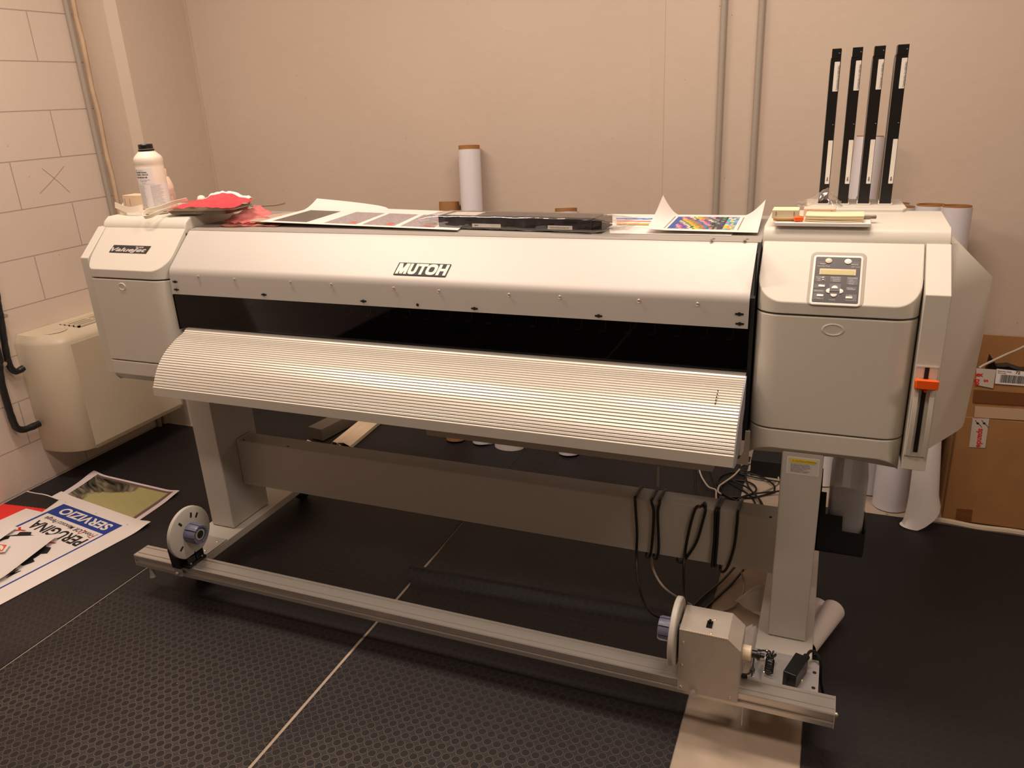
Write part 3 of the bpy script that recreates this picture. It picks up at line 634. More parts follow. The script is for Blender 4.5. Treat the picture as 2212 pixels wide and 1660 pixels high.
# take-up rail
z1, z0, y0, y1 = .1640, .1216, 1.606, 1.670
def slotp():
    return [(y0, z0), (y0, .1345), (y0+.006, .136), (y0+.006, .1455), (y0, .147), (y0, z1-.003), (y0+.002, z1), (1.620, z1), (1.621, z1-.0035), (1.6235, z1-.0035), (1.6245, z1), (1.6545, z1), (1.6555, z1-.0035), (1.658, z1-.0035), (1.659, z1), (y1-.001, z1), (y1, z1-.002), (y1, z0)]
rail = build('take_up_rail', MB().prism_x(slotp(), -2.118, .1005), ALU, PR, smooth=20)
build('end_cap', MB().box(-2.1205, -2.118, y0, y1, z0, z1), PLATE, rail, bevel=.001); build('end_cap', MB().box(.1005, .1025, y0-.001, y1, z0-.002, z1+.001), PLATE, rail, bevel=.001)
for y, z in ((1.622, .150), (1.640, .131)): build('rail_screw', MB().lathe([(.006, 0), (.006, .004), (.003, .007)], to(V(.1025, y, z), (1, 0, 0)), 14), GOLD, rail)
build('rail_stop', MB().lathe([(.006, .03), (.008, .0), (.011, -.008)], Matrix.Translation((-2.062, 1.615, .0915)), 12), PLATE, rail)
build('guide_pin', MB().lathe([(.0014, 0), (.0014, .06)], Matrix.Translation((-.107, 1.607, .065)), 8), PLATE, rail)
# media disc with a finned hub, used at both ends
def disc(parent, x, y, z, s, r=.088):
    """disc faces along X; s = +1 hub towards +X"""
    M = to(V(x, y, z), (s, 0, 0))
    d = build('flange_disc', MB().lathe([(r-.003, -.016), (r, -.013), (r, -.002), (r-.004, 0), (.03, 0)], M, 48), mat('disc_grey', rgb(182, 177, 170), .45), parent, smooth=40)
    return d
def hub(parent, x, y, z, s, r=.033, l=.044):
    M = to(V(x, y, z), (s, 0, 0)); mb = MB()
    for k in range(8):
        a0 = R(k*45+3); a1 = R(k*45+42); rr = []
        for zz_, q in ((0, 1), (l*.86, 1), (l, .93)):
            rr.append([M @ V(r*q*math.cos(a0+(a1-a0)*t/4), r*q*math.sin(a0+(a1-a0)*t/4), zz_) for t in range(5)]+[M @ V(r*.72*math.cos(a0+(a1-a0)*t/4), r*.72*math.sin(a0+(a1-a0)*t/4), zz_) for t in range(4, -1, -1)])
        mb.loft(rr)
    for k in range(24):
        a = R(k*15); u = V(math.cos(a), math.sin(a), 0); t_ = V(-math.sin(a), math.cos(a), 0)*.0008
        mb.loft([[M @ (u*.018-t_+V(0, 0, h)), M @ (u*.018+t_+V(0, 0, h)), M @ (u*.026+t_+V(0, 0, h)), M @ (u*.026-t_+V(0, 0, h))] for h in (.004, l*.95)])
    h = build('finned_hub', mb, BLUEG, parent, smooth=30)
    return h, M
# left holder
holder = build('roll_holder_bracket', MB().prism([V(-1.925, 1.600, .165), V(-1.925, 1.672, .165), V(-1.925, 1.690, .20), V(-1.925, 1.690, .235), V(-1.925, 1.665, .27), V(-1.925, 1.600, .27), V(-1.925, 1.58, .235), V(-1.925, 1.585, .165)], (.035, 0, 0)), BLACK, PR, bevel=.002)
mb = MB().box(-1.89, -1.862, 1.596, 1.674, .1645, .175); mb.box(-1.872, -1.866, 1.60, 1.67, .175, .205); mb.box(-1.892, -1.866, 1.632, 1.638, .175, .21)
build('bracket_foot', mb, BLACK, holder, bevel=.001)
dl = disc(holder, -1.866, 1.635, .281, 1, .087)
for ang in (75, 125, 215, 50, 300):
    a = R(ang); c_, s_ = math.cos(a), math.sin(a); 
    for (r0, r1) in (((.05, .067)),):
        build('disc_slot', MB().prism([V(-1.8659, 1.635+c_*q-s_*t, .281+s_*q+c_*t) for q, t in ((r0, -.0035), (r1, -.0035), (r1, .0035), (r0, .0035))], (.0008, 0, 0)), BLACKM, holder)
h, M = hub(holder, -1.866, 1.635, .281, 1)
build('hub_bore', MB().lathe([(.019, .002), (.019, .040), (.014, .041), (.012, .036)], M, 24), mat('pale_ring', rgb(170, 166, 160), .4), h)
build('bore_hole', MB().lathe([(.0125, .03), (.0125, .0415)], M, 20), BLACKM, h)
for y in (1.61, 1.66): build('bracket_bolt', MB().lathe([(.004, 0), (.004, .004)], Matrix.Translation((-1.868+.0, y, .1755)), 10), GOLD, holder)
mb = MB().box(-1.935, -1.905, 1.598, 1.606, .125, .166); mb.lathe([(.005, 0), (.006, .006), (.003, .010)], to(V(-1.918, 1.598, .140), (0, -1, 0)), 12); build('rail_clamp', mb, PLATE, holder, bevel=.001)
# right take-up motor box
bx0, bx1 = -.268, -.120
mb = MB().prism([V(bx0, 1.598, .137), V(bx1, 1.598, .137), V(bx1, 1.598, .293), V(bx1-.032, 1.598, .322), V(bx0, 1.598, .322)], (0, .105, 0))
box = build('take_up_motor_box', mb, BOXM, PR, bevel=.001)
mb = MB()
for k in range(20):
    x = bx0+.008+k*.0056; mb.box(x, x+.003, 1.5968, 1.6, .3200, .3232)
build('perforated_edge', mb, mat('bright_edge', rgb(240, 220, 190), .3, metal=.4), box)
for px, py in ((1476, 1388), (1473, 1436), (1470.5, 1483.5), (1576, 1508)):
    build('box_screw', MB().lathe([(.0035, 0), (.003, .0015), (.0015, .0024)], to(at(px, py, Y=1.598), (0, -1, 0)), 12), GOLD, box)
for px, py in ((1544.5, 1340), (1536.5, 1370)):
    build('box_screw', MB().lathe([(.0035, 0), (.003, .0015), (.0015, .0024)], Matrix.Translation(at(px, py, Z=.322)), 12), GOLD, box)
p = at(1534, 1351, Z=.322); mb = MB().box(p.x-.008, p.x+.006, p.y-.013, p.y+.013, .322, .325); mb.box(p.x-.004, p.x+.002, p.y+.0, p.y+.010, .325, .332)
build('toggle_switch', mb, BLACK, box)
build('thumb_screw', MB().lathe([(.006, 0), (.006, .006), (.009, .006), (.009, .014)], to(at(1498, 1494, Y=1.598), (0, -1, 0)), 16), PLATE, box, bevel=.0006)
dr = disc(box, bx0-.022, 1.645, .279, -1, .087)
build('shaft', MB().tube([V(bx0-.022, 1.645, .279), V(bx0+.002, 1.645, .279)], .03, 20, smooth=False), BLACK, box)
hub(box, bx0-.024, 1.645, .279, -1, .031, .034)
mb = MB().lathe([(.019, 0), (.019, .02), (.012, .022)], to(V(bx1, 1.66, .245), (1, 0, 0)), 24); build('rear_knob', mb, mat('ivory_plastic', rgb(232, 215, 185), .4), box, smooth=40, bevel=.001)
mb = MB().lathe([(.010, 0), (.010, .012), (.014, .013), (.014, .020), (.006, .021), (.006, .03)], to(V(bx1+.022, 1.66, .245), (1, 0, 0)), 18); build('sensor_plug', mb, BLACK, box)
mb = MB().lathe([(.003, 0), (.003, .003)], to(V(bx1+.052, 1.66, .240), (1, 0, 0)), 10); build('plug_screw', mb, GOLD, box)
# warning sticker on the right leg
fy = 1.9115
q0, q1 = at(1703, 1024, Y=fy), at(1766, 990, Y=fy)
stick = build('warning_sticker', MB().box(-.060, .0135, 1.9112, 1.9118, .630, .674), mat('grey_sticker', rgb(205, 203, 198), .5), PR)
build('sticker_border', MB().box(-.062, .0155, 1.9114, 1.912, .628, .676), WHITE, stick)
build('yellow_band', MB().box(-.054, .0075, 1.9106, 1.9112, .661, .671), mat('warning_yellow', rgb(235, 205, 40), .5), stick)
mb = MB().text('\u26a0 CAUTION ATTENTION', basis(V(-.050, 1.9104, .6635), (1, 0, 0), (0, 0, 1)), .0065, ext=.0001, sx=.75)
for i in range(8):
    t_ = ['Be careful not to pinch your fingers', 'when opening and closing the cover.', 'Do not place heavy things on the top.', 'Unplug the power cord before work.', 'Attention aux doigts en fermant', 'le capot avant du traceur.', 'Keep hands away from moving parts', 'while the machine is in operation.'][i]
    mb.text(t_, basis(V(-.052, 1.9110, .6555-i*.0030), (1, 0, 0), (0, 0, 1)), .0031, ext=.0001, sx=1.0)
build('sticker_lettering', mb, GPRINT, stick)
# waste bottle holder behind the right leg
wy = 2.14
mb = MB().prism([V(.026, wy-.06, .315), V(.150, wy-.06, .315), V(.152, wy-.06, .385), V(.092, wy-.06, .385), V(.090, wy-.06, .432), V(.045, wy-.06, .432), V(.043, wy-.06, .50), V(.026, wy-.06, .50)], (0, .003, 0))
mb.box(.026, .150, wy-.06, wy+.05, .312, .316); mb.box(.026, .03, wy-.06, wy+.05, .316, .52); mb.box(.148, .152, wy-.057, wy+.05, .316, .40)
build('waste_bottle_holder', mb, BLACKM, PR)
mb = MB()

# ============================================================ THINGS ON AND IN THE PRINTER
def copy_tree(o, label, dx):
    c = o.copy(); COL.objects.link(c); c.location = o.location + Vector(dx); c['label'] = label; WM[c.name] = WM[o.name]
    for ch in list(o.children):
        k = ch.copy(); COL.objects.link(k); k.parent = c
    return c
# ink cartridges standing in the dock
def cartridge(x, w_, label):
    t = thing('ink_cartridge', (x, 2.38, 1.2505), label, 'ink cartridge', 'ink cartridges standing in the dock')
    a, b = x-w_/2, x+w_/2; y0 = 2.332; zt = 1.6455
    body = build('body', MB().box(a, b, y0, y0+.09, 1.2495, zt-.022), BLACK, t, bevel=.001)
    build('cap', MB().box(a+.0015, b, y0-.001, y0+.075, zt-.0225, zt), BLACK, t, bevel=.001)
    build('side_sheet', MB().box(a-.0012, a, y0+.006, y0+.085, 1.26, zt-.03), mat('pale_side', rgb(170, 160, 150), .5), t)
    build('upper_label', MB().prism([Vector((b-.0075+u, y0-.0006, 1.5775+v)) for u, v in rrect(.0125, .072, .0012, 3)], (0, .0008, 0)), WHITE, t)
    ll = build('lower_label', MB().prism([Vector((b-.0065+u, y0-.0006, 1.362+v)) for u, v in rrect(.011, .113, .0012, 3)], (0, .0008, 0)), WHITE, t)
    mb = MB().text('THIS SIDE TO THE FRONT', basis(Vector((b-.005, y0-.0012, 1.605)), (0, 0, -1), (1, 0, 0)), .0052, ext=.0001, sx=.95)
    build('lettering', mb, GPRINT, t)
    mb = MB().prism([Vector((b-.0065+u, y0-.0013, 1.318+v)) for u, v in ((0, -.006), (.0028, -.002), (.0013, -.002), (.0013, .005), (-.0013, .005), (-.0013, -.002), (-.0028, -.002))], (0, .0003, 0)); build('arrow_mark', mb, GPRINT, t)
    for z in (1.6335, 1.546, 1.458): build('notch', MB().box(b-.006, b-.003, y0-.0012, y0-.0004, z, z+.0012), PLD, t)
    return t
for x, w_, l in zip(CARTX, CARTW, ('tall black ink cartridge in the dock, leftmost of four, foot hidden by the plastic bag', 'tall black ink cartridge in the dock, second from the left of four', 'tall black ink cartridge in the dock, third from the left of four', 'tall black ink cartridge in the dock, rightmost of four')):
    cartridge(x, w_, l)
ZT = 1.2018
# ---- left end: bottles, tray, bag, strap
def CAPZ(y): return 1.236+(y-2.06)*.0233
bx, by = -2.245, 2.13; bz = CAPZ(by)+.001
t = thing('solvent_bottle', (bx, by, bz), 'tall translucent white solvent bottle with black screw cap on left end of printer', 'bottle')
S_ = lambda *pr: [(r, z) for r, z in pr]
H_ = .232
prof = [(.040, 0), (.0455, .004), (.0465, .012), (.0465, .052), (.0467, .16), (.0455, .164), (.0467, .170), (.0475, .178), (.0475, .188), (.044, .195), (.028, .211), (.0245, .213), (.0245, .220)]
build('body', MB().lathe(prof, Matrix.Translation((bx, by, bz)), 40), HDPE, t, smooth=50)
build('screw_cap', MB().lathe([(.0265, .2135), (.0265, .2185), (.0242, .2195), (.0238, .234), (.022, .236)], Matrix.Translation((bx, by, bz)), 40), BLACK, t, smooth=40)
def wrap(a0, a1, z0, z1, rr, n=12, skew=0):
    mb = MB(); mb.grid(lambda u, v: (bx+rr*math.cos(R(a0+(a1-a0)*u)), by+rr*math.sin(R(a0+(a1-a0)*u)), bz+z0+(z1-z0)*v), n, 1, thick=.0003); return mb
lb = build('front_label', wrap(238, 322, .105, .158, .0472), PAPERG, t); lb2 = build('hazard_label', wrap(244, 400, .020, .104, .0472, 24), PAPERG, t)
def wraptext(mb, txt, ang, z, size, rr=.0477, sx=1, offset=0):
    tmp = MB().text(txt, Matrix(), size, ext=.0001, sx=sx, offset=offset)
    mb.add([Vector((bx+rr*math.cos(R(ang)+p.x/rr), by+rr*math.sin(R(ang)+p.x/rr), bz+z+p.y)) for p in tmp.v], tmp.f)
mb = MB()
for tx, a_, z, s_, o_ in (('DS', 243 , .150, .0052, .0002), ('MUTOH EUROPE N.V.', 258 , .150, .0026, 0), ('Value Mild Solvent,', 243 , .143, .0062, .0002), ('VJ-LSINK1-100-CLR', 243 , .135, .0062, .0002), ('READ BEFORE USE', 245 , .126, .0055, .0002), ('Keep container tightly closed', 262 , .118, .0032, 0), ('and dispose of safely', 262 , .114, .0032, 0), ('Made in EU', 270 , .108, .0032, 0)): wraptext(mb, tx, a_, z, s_, offset=o_)
build('lettering', mb, INKT, lb)
mb = MB(); W_ = ['Danger. Harmful if swallowed', 'Irritating to eyes and skin', 'Vapours may cause drowsiness', 'Avoid contact with skin and eyes', 'Use only in well ventilated areas', 'Wear suitable gloves', 'Keep out of reach of children', 'Nocif en cas d ingestion', 'Gesundheitsschaedlich', 'Pericoloso per contatto']
for i in range(21):
    z = .099-i*.0037
    wraptext(mb, W_[i % 10][:26], 249, z, .0028, sx=.85); wraptext(mb, W_[(i*3+2) % 10]+' '+W_[(i*7+1) % 10][:10], 304, z, .0028, sx=.85)
build('lettering', mb, GPRINT, lb2)
# small bottle behind it
_p = at(361, 444, Y=2.245); sx_, sy_ = _p.x, 2.245; sz_ = CAPZ(sy_)+.001
t = thing('small_bottle', (sx_, sy_, sz_), 'small pink-tinted white plastic bottle behind the tall solvent bottle', 'bottle')
PB = mat('pinkish_plastic', rgb(236, 205, 188), .5, noisec=.05, nscale=30)
build('body', MB().lathe([(.033, 0), (.036, .006), (.036, .07), (.034, .085), (.026, .108), (.021, .112)], Matrix.Translation((sx_, sy_, sz_)), 28), PB, t, smooth=50)
build('cap', MB().lathe([(.020, .112), (.0205, .137), (.018, .140)], Matrix.Translation((sx_, sy_, sz_)), 28), mat('worn_white_cap', rgb(230, 205, 185), .5), t, smooth=50)
build('front_label', MB().lathe([(.0364, .02), (.0364, .07)], Matrix.Translation((sx_, sy_, sz_)), 28, caps=False), mat('stained_label', rgb(225, 190, 175), .6, noisec=.4, nscale=35), t)
# little carton behind the strap
p = at(284, 462, Z=1.24)
p.x = at(269, 447, Y=2.2).x
mb = MB().box(p.x, p.x+.10, 2.20, 2.26, CAPZ(2.2)+.0045, CAPZ(2.2)+.052)
o = build('small_carton', mb, mat('cream_carton', rgb(226, 200, 170), .7), bevel=.001); tag(o, 'small pale carton behind the white strap, left of the tall bottle', 'box')
for x in (p.x+.008, p.x+.033): build('fold_line', MB().box(x, x+.0012, 2.1994, 2.2002, CAPZ(2.2)+.015, CAPZ(2.2)+.04), GPRINT, o)
def ribbon(name, pts, wd, w0, m, thick=.0012, parent=None):
    pts = spline([Vector(p) for p in pts], 6); mb = MB(); n = len(pts)-1; wd = Vector(wd)
    def fn(u, v):
        i = min(n-1, int(u*n)); q = pts[i].lerp(pts[i+1], u*n-i); return q+wd*(v-.5)*w0
    mb.grid(fn, n, 3, thick=thick); return build(name, mb, m, parent, smooth=60)
STRAP = mat('white_webbing', rgb(244, 232, 212), .6)
def A(px, py, y): return at(px, py, Y=y)
def lift(p, zmin): 
    p.z = max(p.z, zmin); return p
SY = 2.085; zc = CAPZ(2.09)+.001
pts = [A(236, 441, SY), A(243, 452, SY-.02), A(258, 459, SY-.03), A(276, 461, SY-.04), A(300, 458, SY-.02)]
ribbon('strap', [(-2.395, 2.12, zc+.030), (-2.405, 2.105, zc+.012), (-2.38, 2.09, zc+.009), (-2.35, 2.085, zc+.010)], (.0, .12, 1), .018, STRAP)
o = bpy.data.objects['strap']; tag(o, 'curled end of cream strap at the far left edge of the printer top', 'strap')
o = ribbon('strap', [A(248, 443, 2.10), A(258, 447, 2.09), A(270, 452, 2.075), A(284, 453.5, 2.07), A(300, 450, 2.075), A(309, 448, 2.085)], (.05, .15, 1), .020, STRAP); tag(o, 'wide white strap looping in front of the small pale carton', 'strap')
for v in o.data.vertices: pass
o = ribbon('strap', [A(372, 450, 2.09), A(352, 456, 2.06), A(336, 462, 2.035), A(322, 468, 2.02), A(312, 469, 2.015), A(311, 462, 2.03), A(322, 454, 2.05), A(345, 449, 2.08), A(375, 438, 2.12), A(405, 431, 2.15)], (.15, -.55, .85), .013, STRAP)
tag(o, 'white strap with a line down it, looping out in front of the tall bottle', 'strap')
# stainless tray with the red bag
zt_ = CAPZ(2.1)+.0055
c0 = Vector((-2.015, 2.15, 0)); TR = Matrix.Translation((c0.x-.015, c0.y, zt_)) @ Matrix.Rotation(R(8), 4, 'Z')
def rr3(w, h, r, z, n=6): return [TR @ Vector((a, b, z)) for a, b in rrect(w, h, r, n)]
mb = MB(); mb.loft([rr3(.23, .13, .02, .0), rr3(.262, .158, .03, .014), rr3(.272, .166, .034, .0145), rr3(.272, .166, .034, .0135), rr3(.258, .154, .03, .013), rr3(.226, .128, .02, .0012)])
o = build('steel_tray', mb, STAIN, smooth=40); tag(o, 'shallow stainless steel tray under the red plastic bag', 'tray')
def rag(name, cx, cy, z0, sx, sy, hfun, m, rot=0, n=28, nz=.01, fs=16, thick=.0012, seed=0, edge=.12, parent=None):
    M = Matrix.Translation((cx, cy, z0)) @ Matrix.Rotation(R(rot), 4, 'Z')
    def fn(u, v):
        a, b = u-.5, v-.5
        q = noise.noise(Vector((a*3+seed, b*3, seed))) ; q2 = noise.noise(Vector((seed*2, a*4, b*4+seed)))
        h = hfun(u, v)+nz*(noise.noise(Vector((a*fs*sx*2.2+seed, b*fs*sy*2.2, 0)))+.5*abs(noise.noise(Vector((a*fs*5*sx, b*fs*5*sy, seed))))+.35)
        return M @ Vector((a*sx*(1+edge*q2*(2*abs(b))), b*sy*(1+edge*q), max(.0005, h)))
    mb = MB().grid(fn, n, n, thick=thick); return build(name, mb, m, parent, smooth=70)
zb_ = zt_+.017
o = rag('red_bag', -2.0, 2.13, zb_, .25, .13, lambda u, v: .002+.028*math.exp(-((u-.55)/.32)**2)*(.25+.75*v)+.008*v, RED, rot=4, nz=.006, seed=3, thick=.0008); tag(o, 'red plastic bag lying crumpled on the steel tray', 'bag')
o = rag('tissue_wad', -2.02, 2.235, zt_+.018, .17, .06, lambda u, v: .03*math.sin(math.pi*u)**.5*math.sin(math.pi*v)**.6+.004, TISSUE, rot=6, nz=.012, seed=8); tag(o, 'crumpled white tissue showing behind the red plastic bag', 'tissue')
p = at(434, 424, Y=2.27); o = build('white_knob', MB().lathe([(.006, -.018), (.014, -.014), (.0155, -.004), (.012, .006), (.005, .010)], Matrix.Translation((p.x, 2.27, p.z-.007)), 24), WHITE, smooth=60); tag(o, 'round white plastic knob between the red bag and the tissue', 'knob')  # a loose white knob, belonging to no other object here
for v in o.data.vertices: pass
o = rag('pink_plastic_film', -1.87, 2.18, ZT+.004, .15, .15, lambda u, v: .034*math.exp(-(u/.45)**2)*v+.004, PINK, rot=-12, nz=.010, seed=5, thick=.0006); tag(o, 'pink translucent film hanging off the right side of the red bag', 'plastic film')
o = rag('plastic_sheet', -1.83, 2.135, ZT+.0005, .24, .10, lambda u, v: .002, mat('pinkish_film', rgb(225, 170, 155), .2, trans=(.5, (1, .8, .78))), rot=3, nz=.004, seed=9, thick=.0004); tag(o, 'flat pinkish clear plastic sheet on the printer top beside left end', 'plastic sheet')
p0, p1, p2 = A(540, 444, 2.36), A(590, 443.5, 2.38), A(615, 439, 2.39)
mb = MB(); mb.tube([(-1.99, 2.33, 1.268), p0, p1, p2], .0035, 8); o = build('thin_rod', mb, mat('brown_rod', rgb(140, 118, 96), .5)); tag(o, 'thin bent brownish rod sticking out to the right behind the red bag', 'rod')

# ---- sheets in the middle
def quad(p, u, v): return p[0]*(1-u)*(1-v)+p[1]*u*(1-v)+p[2]*u*v+p[3]*(1-u)*v
o = build('grey_board', MB().prism([Vector((-1.84, 2.115, ZT+.0125)), Vector((-1.08, 2.115, ZT+.0005)), Vector((-1.06, 2.38, ZT+.001)), Vector((-1.70, 2.44, ZT+.0125)), Vector((-1.86, 2.25, ZT+.014))], (0, 0, .003)), mat('greyed_board', rgb(180, 162, 142), .6)); tag(o, 'thin grey-beige board under the sheet with four grey pictures', 'board')
Q = [Vector((-1.775, 2.098, ZT+.0170)), Vector((-1.035, 2.078, ZT+.0045)), Vector((-1.11, 2.42, ZT+.0055)), Vector((-1.80, 2.46, ZT+.0175))]
def pic(u, v):
    for k, (a, b) in enumerate(((.045, .235), (.33, .50), (.525, .69), (.715, .88))):
        if a <= u <= b and .08 <= v <= .72:
            if k == 0: return (.40+.1*noise.noise(Vector((u*40, v*30, 0))), .37, .35)
            n_ = .62+.10*noise.noise(Vector((u*90, v*40, 2)))
            if .02 < v-.08 < .12 and b-.05 < u < b-.015: return (.80, .38, .32)
            return (n_, n_*.94, n_*.96)
    return (.93, .90, .88)
def sh1(u, v):
    p = quad(Q, u, v); p.z += .028*max(0, (v-.72)/.28)**1.6*max(0, 1-u*2.2)**.5 if u < .45 else 0; return p
o = build('printed_sheet', MB().grid(sh1, 110, 30, col=pic, thick=.0008), PRINT, smooth=60); tag(o, 'white sheet printed with four grey pictures, its back edge curling up', 'printed sheet')
# cartridge in its wrapper
Wc0, Wc1 = at(950, 487, Z=ZT+.012), at(1283, 503, Z=ZT+.012)
cx0, cx1 = -1.205, -.612
t = thing('wrapped_cartridge', ((cx0+cx1)/2, 2.16, ZT), 'black ink cartridge sealed in clear film, lying on the printer top', 'ink cartridge')
RM = Matrix.Translation((-.868, 2.15, ZT+.0062)) @ Matrix.Rotation(R(-4), 4, 'Z')
c_ = build('cartridge_body', MB().box(-.247, .247, -.050, .050, .0, .034, M=RM), mat('dark_grey_plastic', rgb(40, 40, 47), .3), t, bevel=.002)
build('cartridge_cap', MB().box(.247, .275, -.046, .046, .002, .031, M=RM), BLACK, t, bevel=.002)
build('side_label', MB().box(-.13, -.035, -.0512, -.0502, .003, .013, M=RM), WHITE, t); build('side_label', MB().box(.115, .19, -.0512, -.0502, .003, .0135, M=RM), WHITE, t)
build('top_label', MB().box(-.225, -.125, -.035, .03, .0342, .0348, M=RM), WHITE, t)
mb = MB().text('YOUR CONTROL CODE 5710', basis(RM @ Vector((.122, -.0514, .006)), RM.to_3x3() @ Vector((1, 0, 0)), (0, 0, 1)), .0058, ext=.0001, sx=.75); build('lettering', mb, GPRINT, t)
mb = MB().prism([RM @ Vector((-.115+a, -.0514, .008+b)) for a, b in ((-.008, 0), (-.003, .003), (-.003, .0012), (.006, .0012), (.006, -.0012), (-.003, -.0012), (-.003, -.003))], (0, .0003, 0)); build('arrow_mark', mb, GPRINT, t)
def wrapf(u, v):
    a = -.31+.66*u; th = 2*math.pi*v
    e = max(0, (abs(a+.0)-.25)/.07); e = min(1, e)
    ry, rz = .056*(1+.15*e), .021*(1-.55*e)
    cth, sth = math.cos(th), math.sin(th)
    k = (abs(cth)**8+abs(sth)**8)**(-1/8)
    q = Vector((a, cth*ry*k, .0165+sth*rz*k))
    n_ = noise.noise(Vector((a*30, v*9, 1)))*.0022+noise.noise(Vector((a*70, v*20, 4)))*.0012*(1+2*e)
    q.y += cth*n_*1.2; q.z += sth*n_; q.z = max(q.z, -.004); return RM @ q
build('film_wrap', MB().grid(wrapf, 90, 40), FILM, t, smooth=80)
# colour bar sheet and colour target sheet
Q2 = [Vector((-.575, 2.09, ZT+.0010)), Vector((-.25, 2.09, ZT+.0010)), Vector((-.25, 2.44, ZT+.0010)), Vector((-.68, 2.44, ZT+.0010))]
def bars(u, v):
    if u < .07: return (.93, .9, .88)
    if .70 < v < .78: return (.10, .45, .80) if (u*14+v*9) % 1 > .18 else (.85, .88, .9)
    if .58 < v < .64: return (.85, .32, .38)
    if .44 < v < .52: return (.95, .75, .35)
    if .40 < v < .44: return (.25, .22, .22)
    return (.93, .90, .88)
o = build('colour_bar_sheet', MB().grid(lambda u, v: quad(Q2, u, v), 60, 60, col=bars, thick=.0006), PRINT); tag(o, 'flat sheet printed with blue, red and yellow bars, mostly under the colour target sheet', 'printed sheet')
Q3 = [Vector((-.475, 2.095, ZT+.012)), Vector((-.185, 2.10, ZT+.008)), Vector((-.193, 2.37, ZT+.012)), Vector((-.485, 2.36, ZT+.012))]
PALC = {}
def target(u, v):
    a, b = (u-.18)/.60, (v-.10)/.78
    if not (0 <= a < 1 and 0 <= b < 1):
        return (.55, .5, .5) if (abs(u-.155) < .006 or abs(u-.815) < .006) and .1 < v < .85 else (.93, .89, .87)
    i, j = int(a*24), int(b*12); k = (i, j)
    if k not in PALC:
        rnd = random.Random(i*97+j*131)
        d = (i+j*1.0) % 12
        if i < 2: c = (.22, .33, .62)
        elif i < 15:
            pal = [(.95, .75, .15), (.93, .55, .30), (.45, .62, .28), (.85, .35, .35), (.25, .48, .50), (.30, .38, .62), (.92, .62, .62), (.75, .35, .5), (.28, .3, .55), (.55, .45, .6), (.9, .8, .6), (.2, .45, .35)]
            d2 = int((i-(11-j)*.9) % 12); c = pal[d2 if j < 9 else (d2+5) % 12]; c = tuple(x*(.85+.3*rnd.random()) for x in c)
        elif i < 20: g = rnd.choice([.18, .25, .3, .22, .55]); c = (g, g, g*1.02) if rnd.random() < .8 else rnd.choice([(.85, .45, .3), (.3, .6, .35), (.3, .3, .6)])
        else: c = rnd.choice([(.93, .75, .2), (.9, .5, .7), (.2, .55, .75), (.85, .3, .4), (.93, .85, .6), (.3, .7, .8)])
        PALC[k] = tuple(min(1, x) for x in c)
    return PALC[k]
def sh3(u, v):
    p = quad(Q3, u, v); l = max(0, (.17-u)/.17); r_ = max(0, (u-.82)/.18)
    p.z += .055*l**1.7*(v**1.5)+.003*l+.034*r_**1.6*v**1.2+.010*r_*v; p.x += .0; return p
o = build('colour_target_sheet', MB().grid(sh3, 96, 48, col=target, thick=.0006), PRINT, smooth=60); tag(o, 'white sheet with a dense grid of coloured patches, both ends curling up', 'printed sheet')

# ---- on the right cap: pads, cartons, orange thing, bag
RZ = lambda y: 1.236+(y-2.055)*.0217
z = RZ(2.09)+.0012
def at2(px, py): return at(px, py, Z=1.238)
a_, b_ = at2(1672, 490), at2(1881, 492)
mb = MB().box(a_.x, b_.x, 2.035, 2.15, z, z+.0085); o = build('white_leaflet', mb, PAPER, bevel=.001); tag(o, 'white folded leaflet at the bottom of the stack on the right end', 'leaflet')
x0_, x1_ = at2(1738, 480).x, at2(1861, 478).x
t = thing('cream_card_bundle', ((x0_+x1_)/2, 2.08, z+.009), 'bundle of cream folded cards lying on the white leaflet', 'cards')
for i in range(4):
    sg = .0015*(i-1.5)
    mb = MB().grid(lambda u, v: (x0_+(x1_-x0_)*u+.001*i, 2.045+.075*v+.002*(i % 2), z+.0105+.0046*i-.0022*math.sin(math.pi*u)*(1 if i < 2 else .4)), 10, 2, thick=.0036); build('card', mb, CREAM, t)
def carton(x0, x1, y0, y1, z0, z1, label, m=CREAM):
    o = build('small_carton', MB().box(x0, x1, y0, y1, z0, z1), m, bevel=.0012); tag(o, label, 'box', 'small cream cartons on the right end')
    for x in (x0+.009, x1-.011): build('glue_slit', MB().box(x, x+.0012, y0-.0006, y0+.001, z0+.007, z1-.004), GPRINT, o)
    return o
e0, e1 = at2(1672, 480).x, at2(1722, 480).x
mb = MB().box(e0, e1+.006, 2.06, 2.12, z+.009, z+.0155); o = build('yellowed_envelope', mb, mat('yellowed_paper', rgb(240, 205, 130), .7), bevel=.0008); tag(o, 'yellowed folded envelope under the left carton on the right end', 'envelope')
carton(e0-.003, e1+.004, 2.05, 2.105, z+.016, z+.037, 'small cream carton on top of the yellowed envelope, at the left')
carton(e1+.012, e1+.088, 2.126, 2.17, z+.009, z+.030, 'small cream carton under the clear plastic bag, behind the card bundle', mat('pinkish_card', rgb(236, 210, 190), .7))
mb = MB().lathe([(.004, 0), (.0065, .003), (.0065, .02), (.005, .023)], to(V(x0_-.024, 2.05, z+.0160), (1, .15, 0)), 14); o = build('orange_clip', mb, ORANGE, bevel=.0006); tag(o, 'small bright orange plastic clip between envelope and cream cards', 'clip')
mb = MB(); mb.box(x1_+.0015, x1_+.032, 2.10, 2.112, z+.0095, z+.0175); o = build('steel_blade_holder', mb, mat('brushed_steel', rgb(160, 148, 138), .35, metal=.8), bevel=.002); tag(o, 'short grey metal piece sticking out right of the cream cards', 'metal piece')
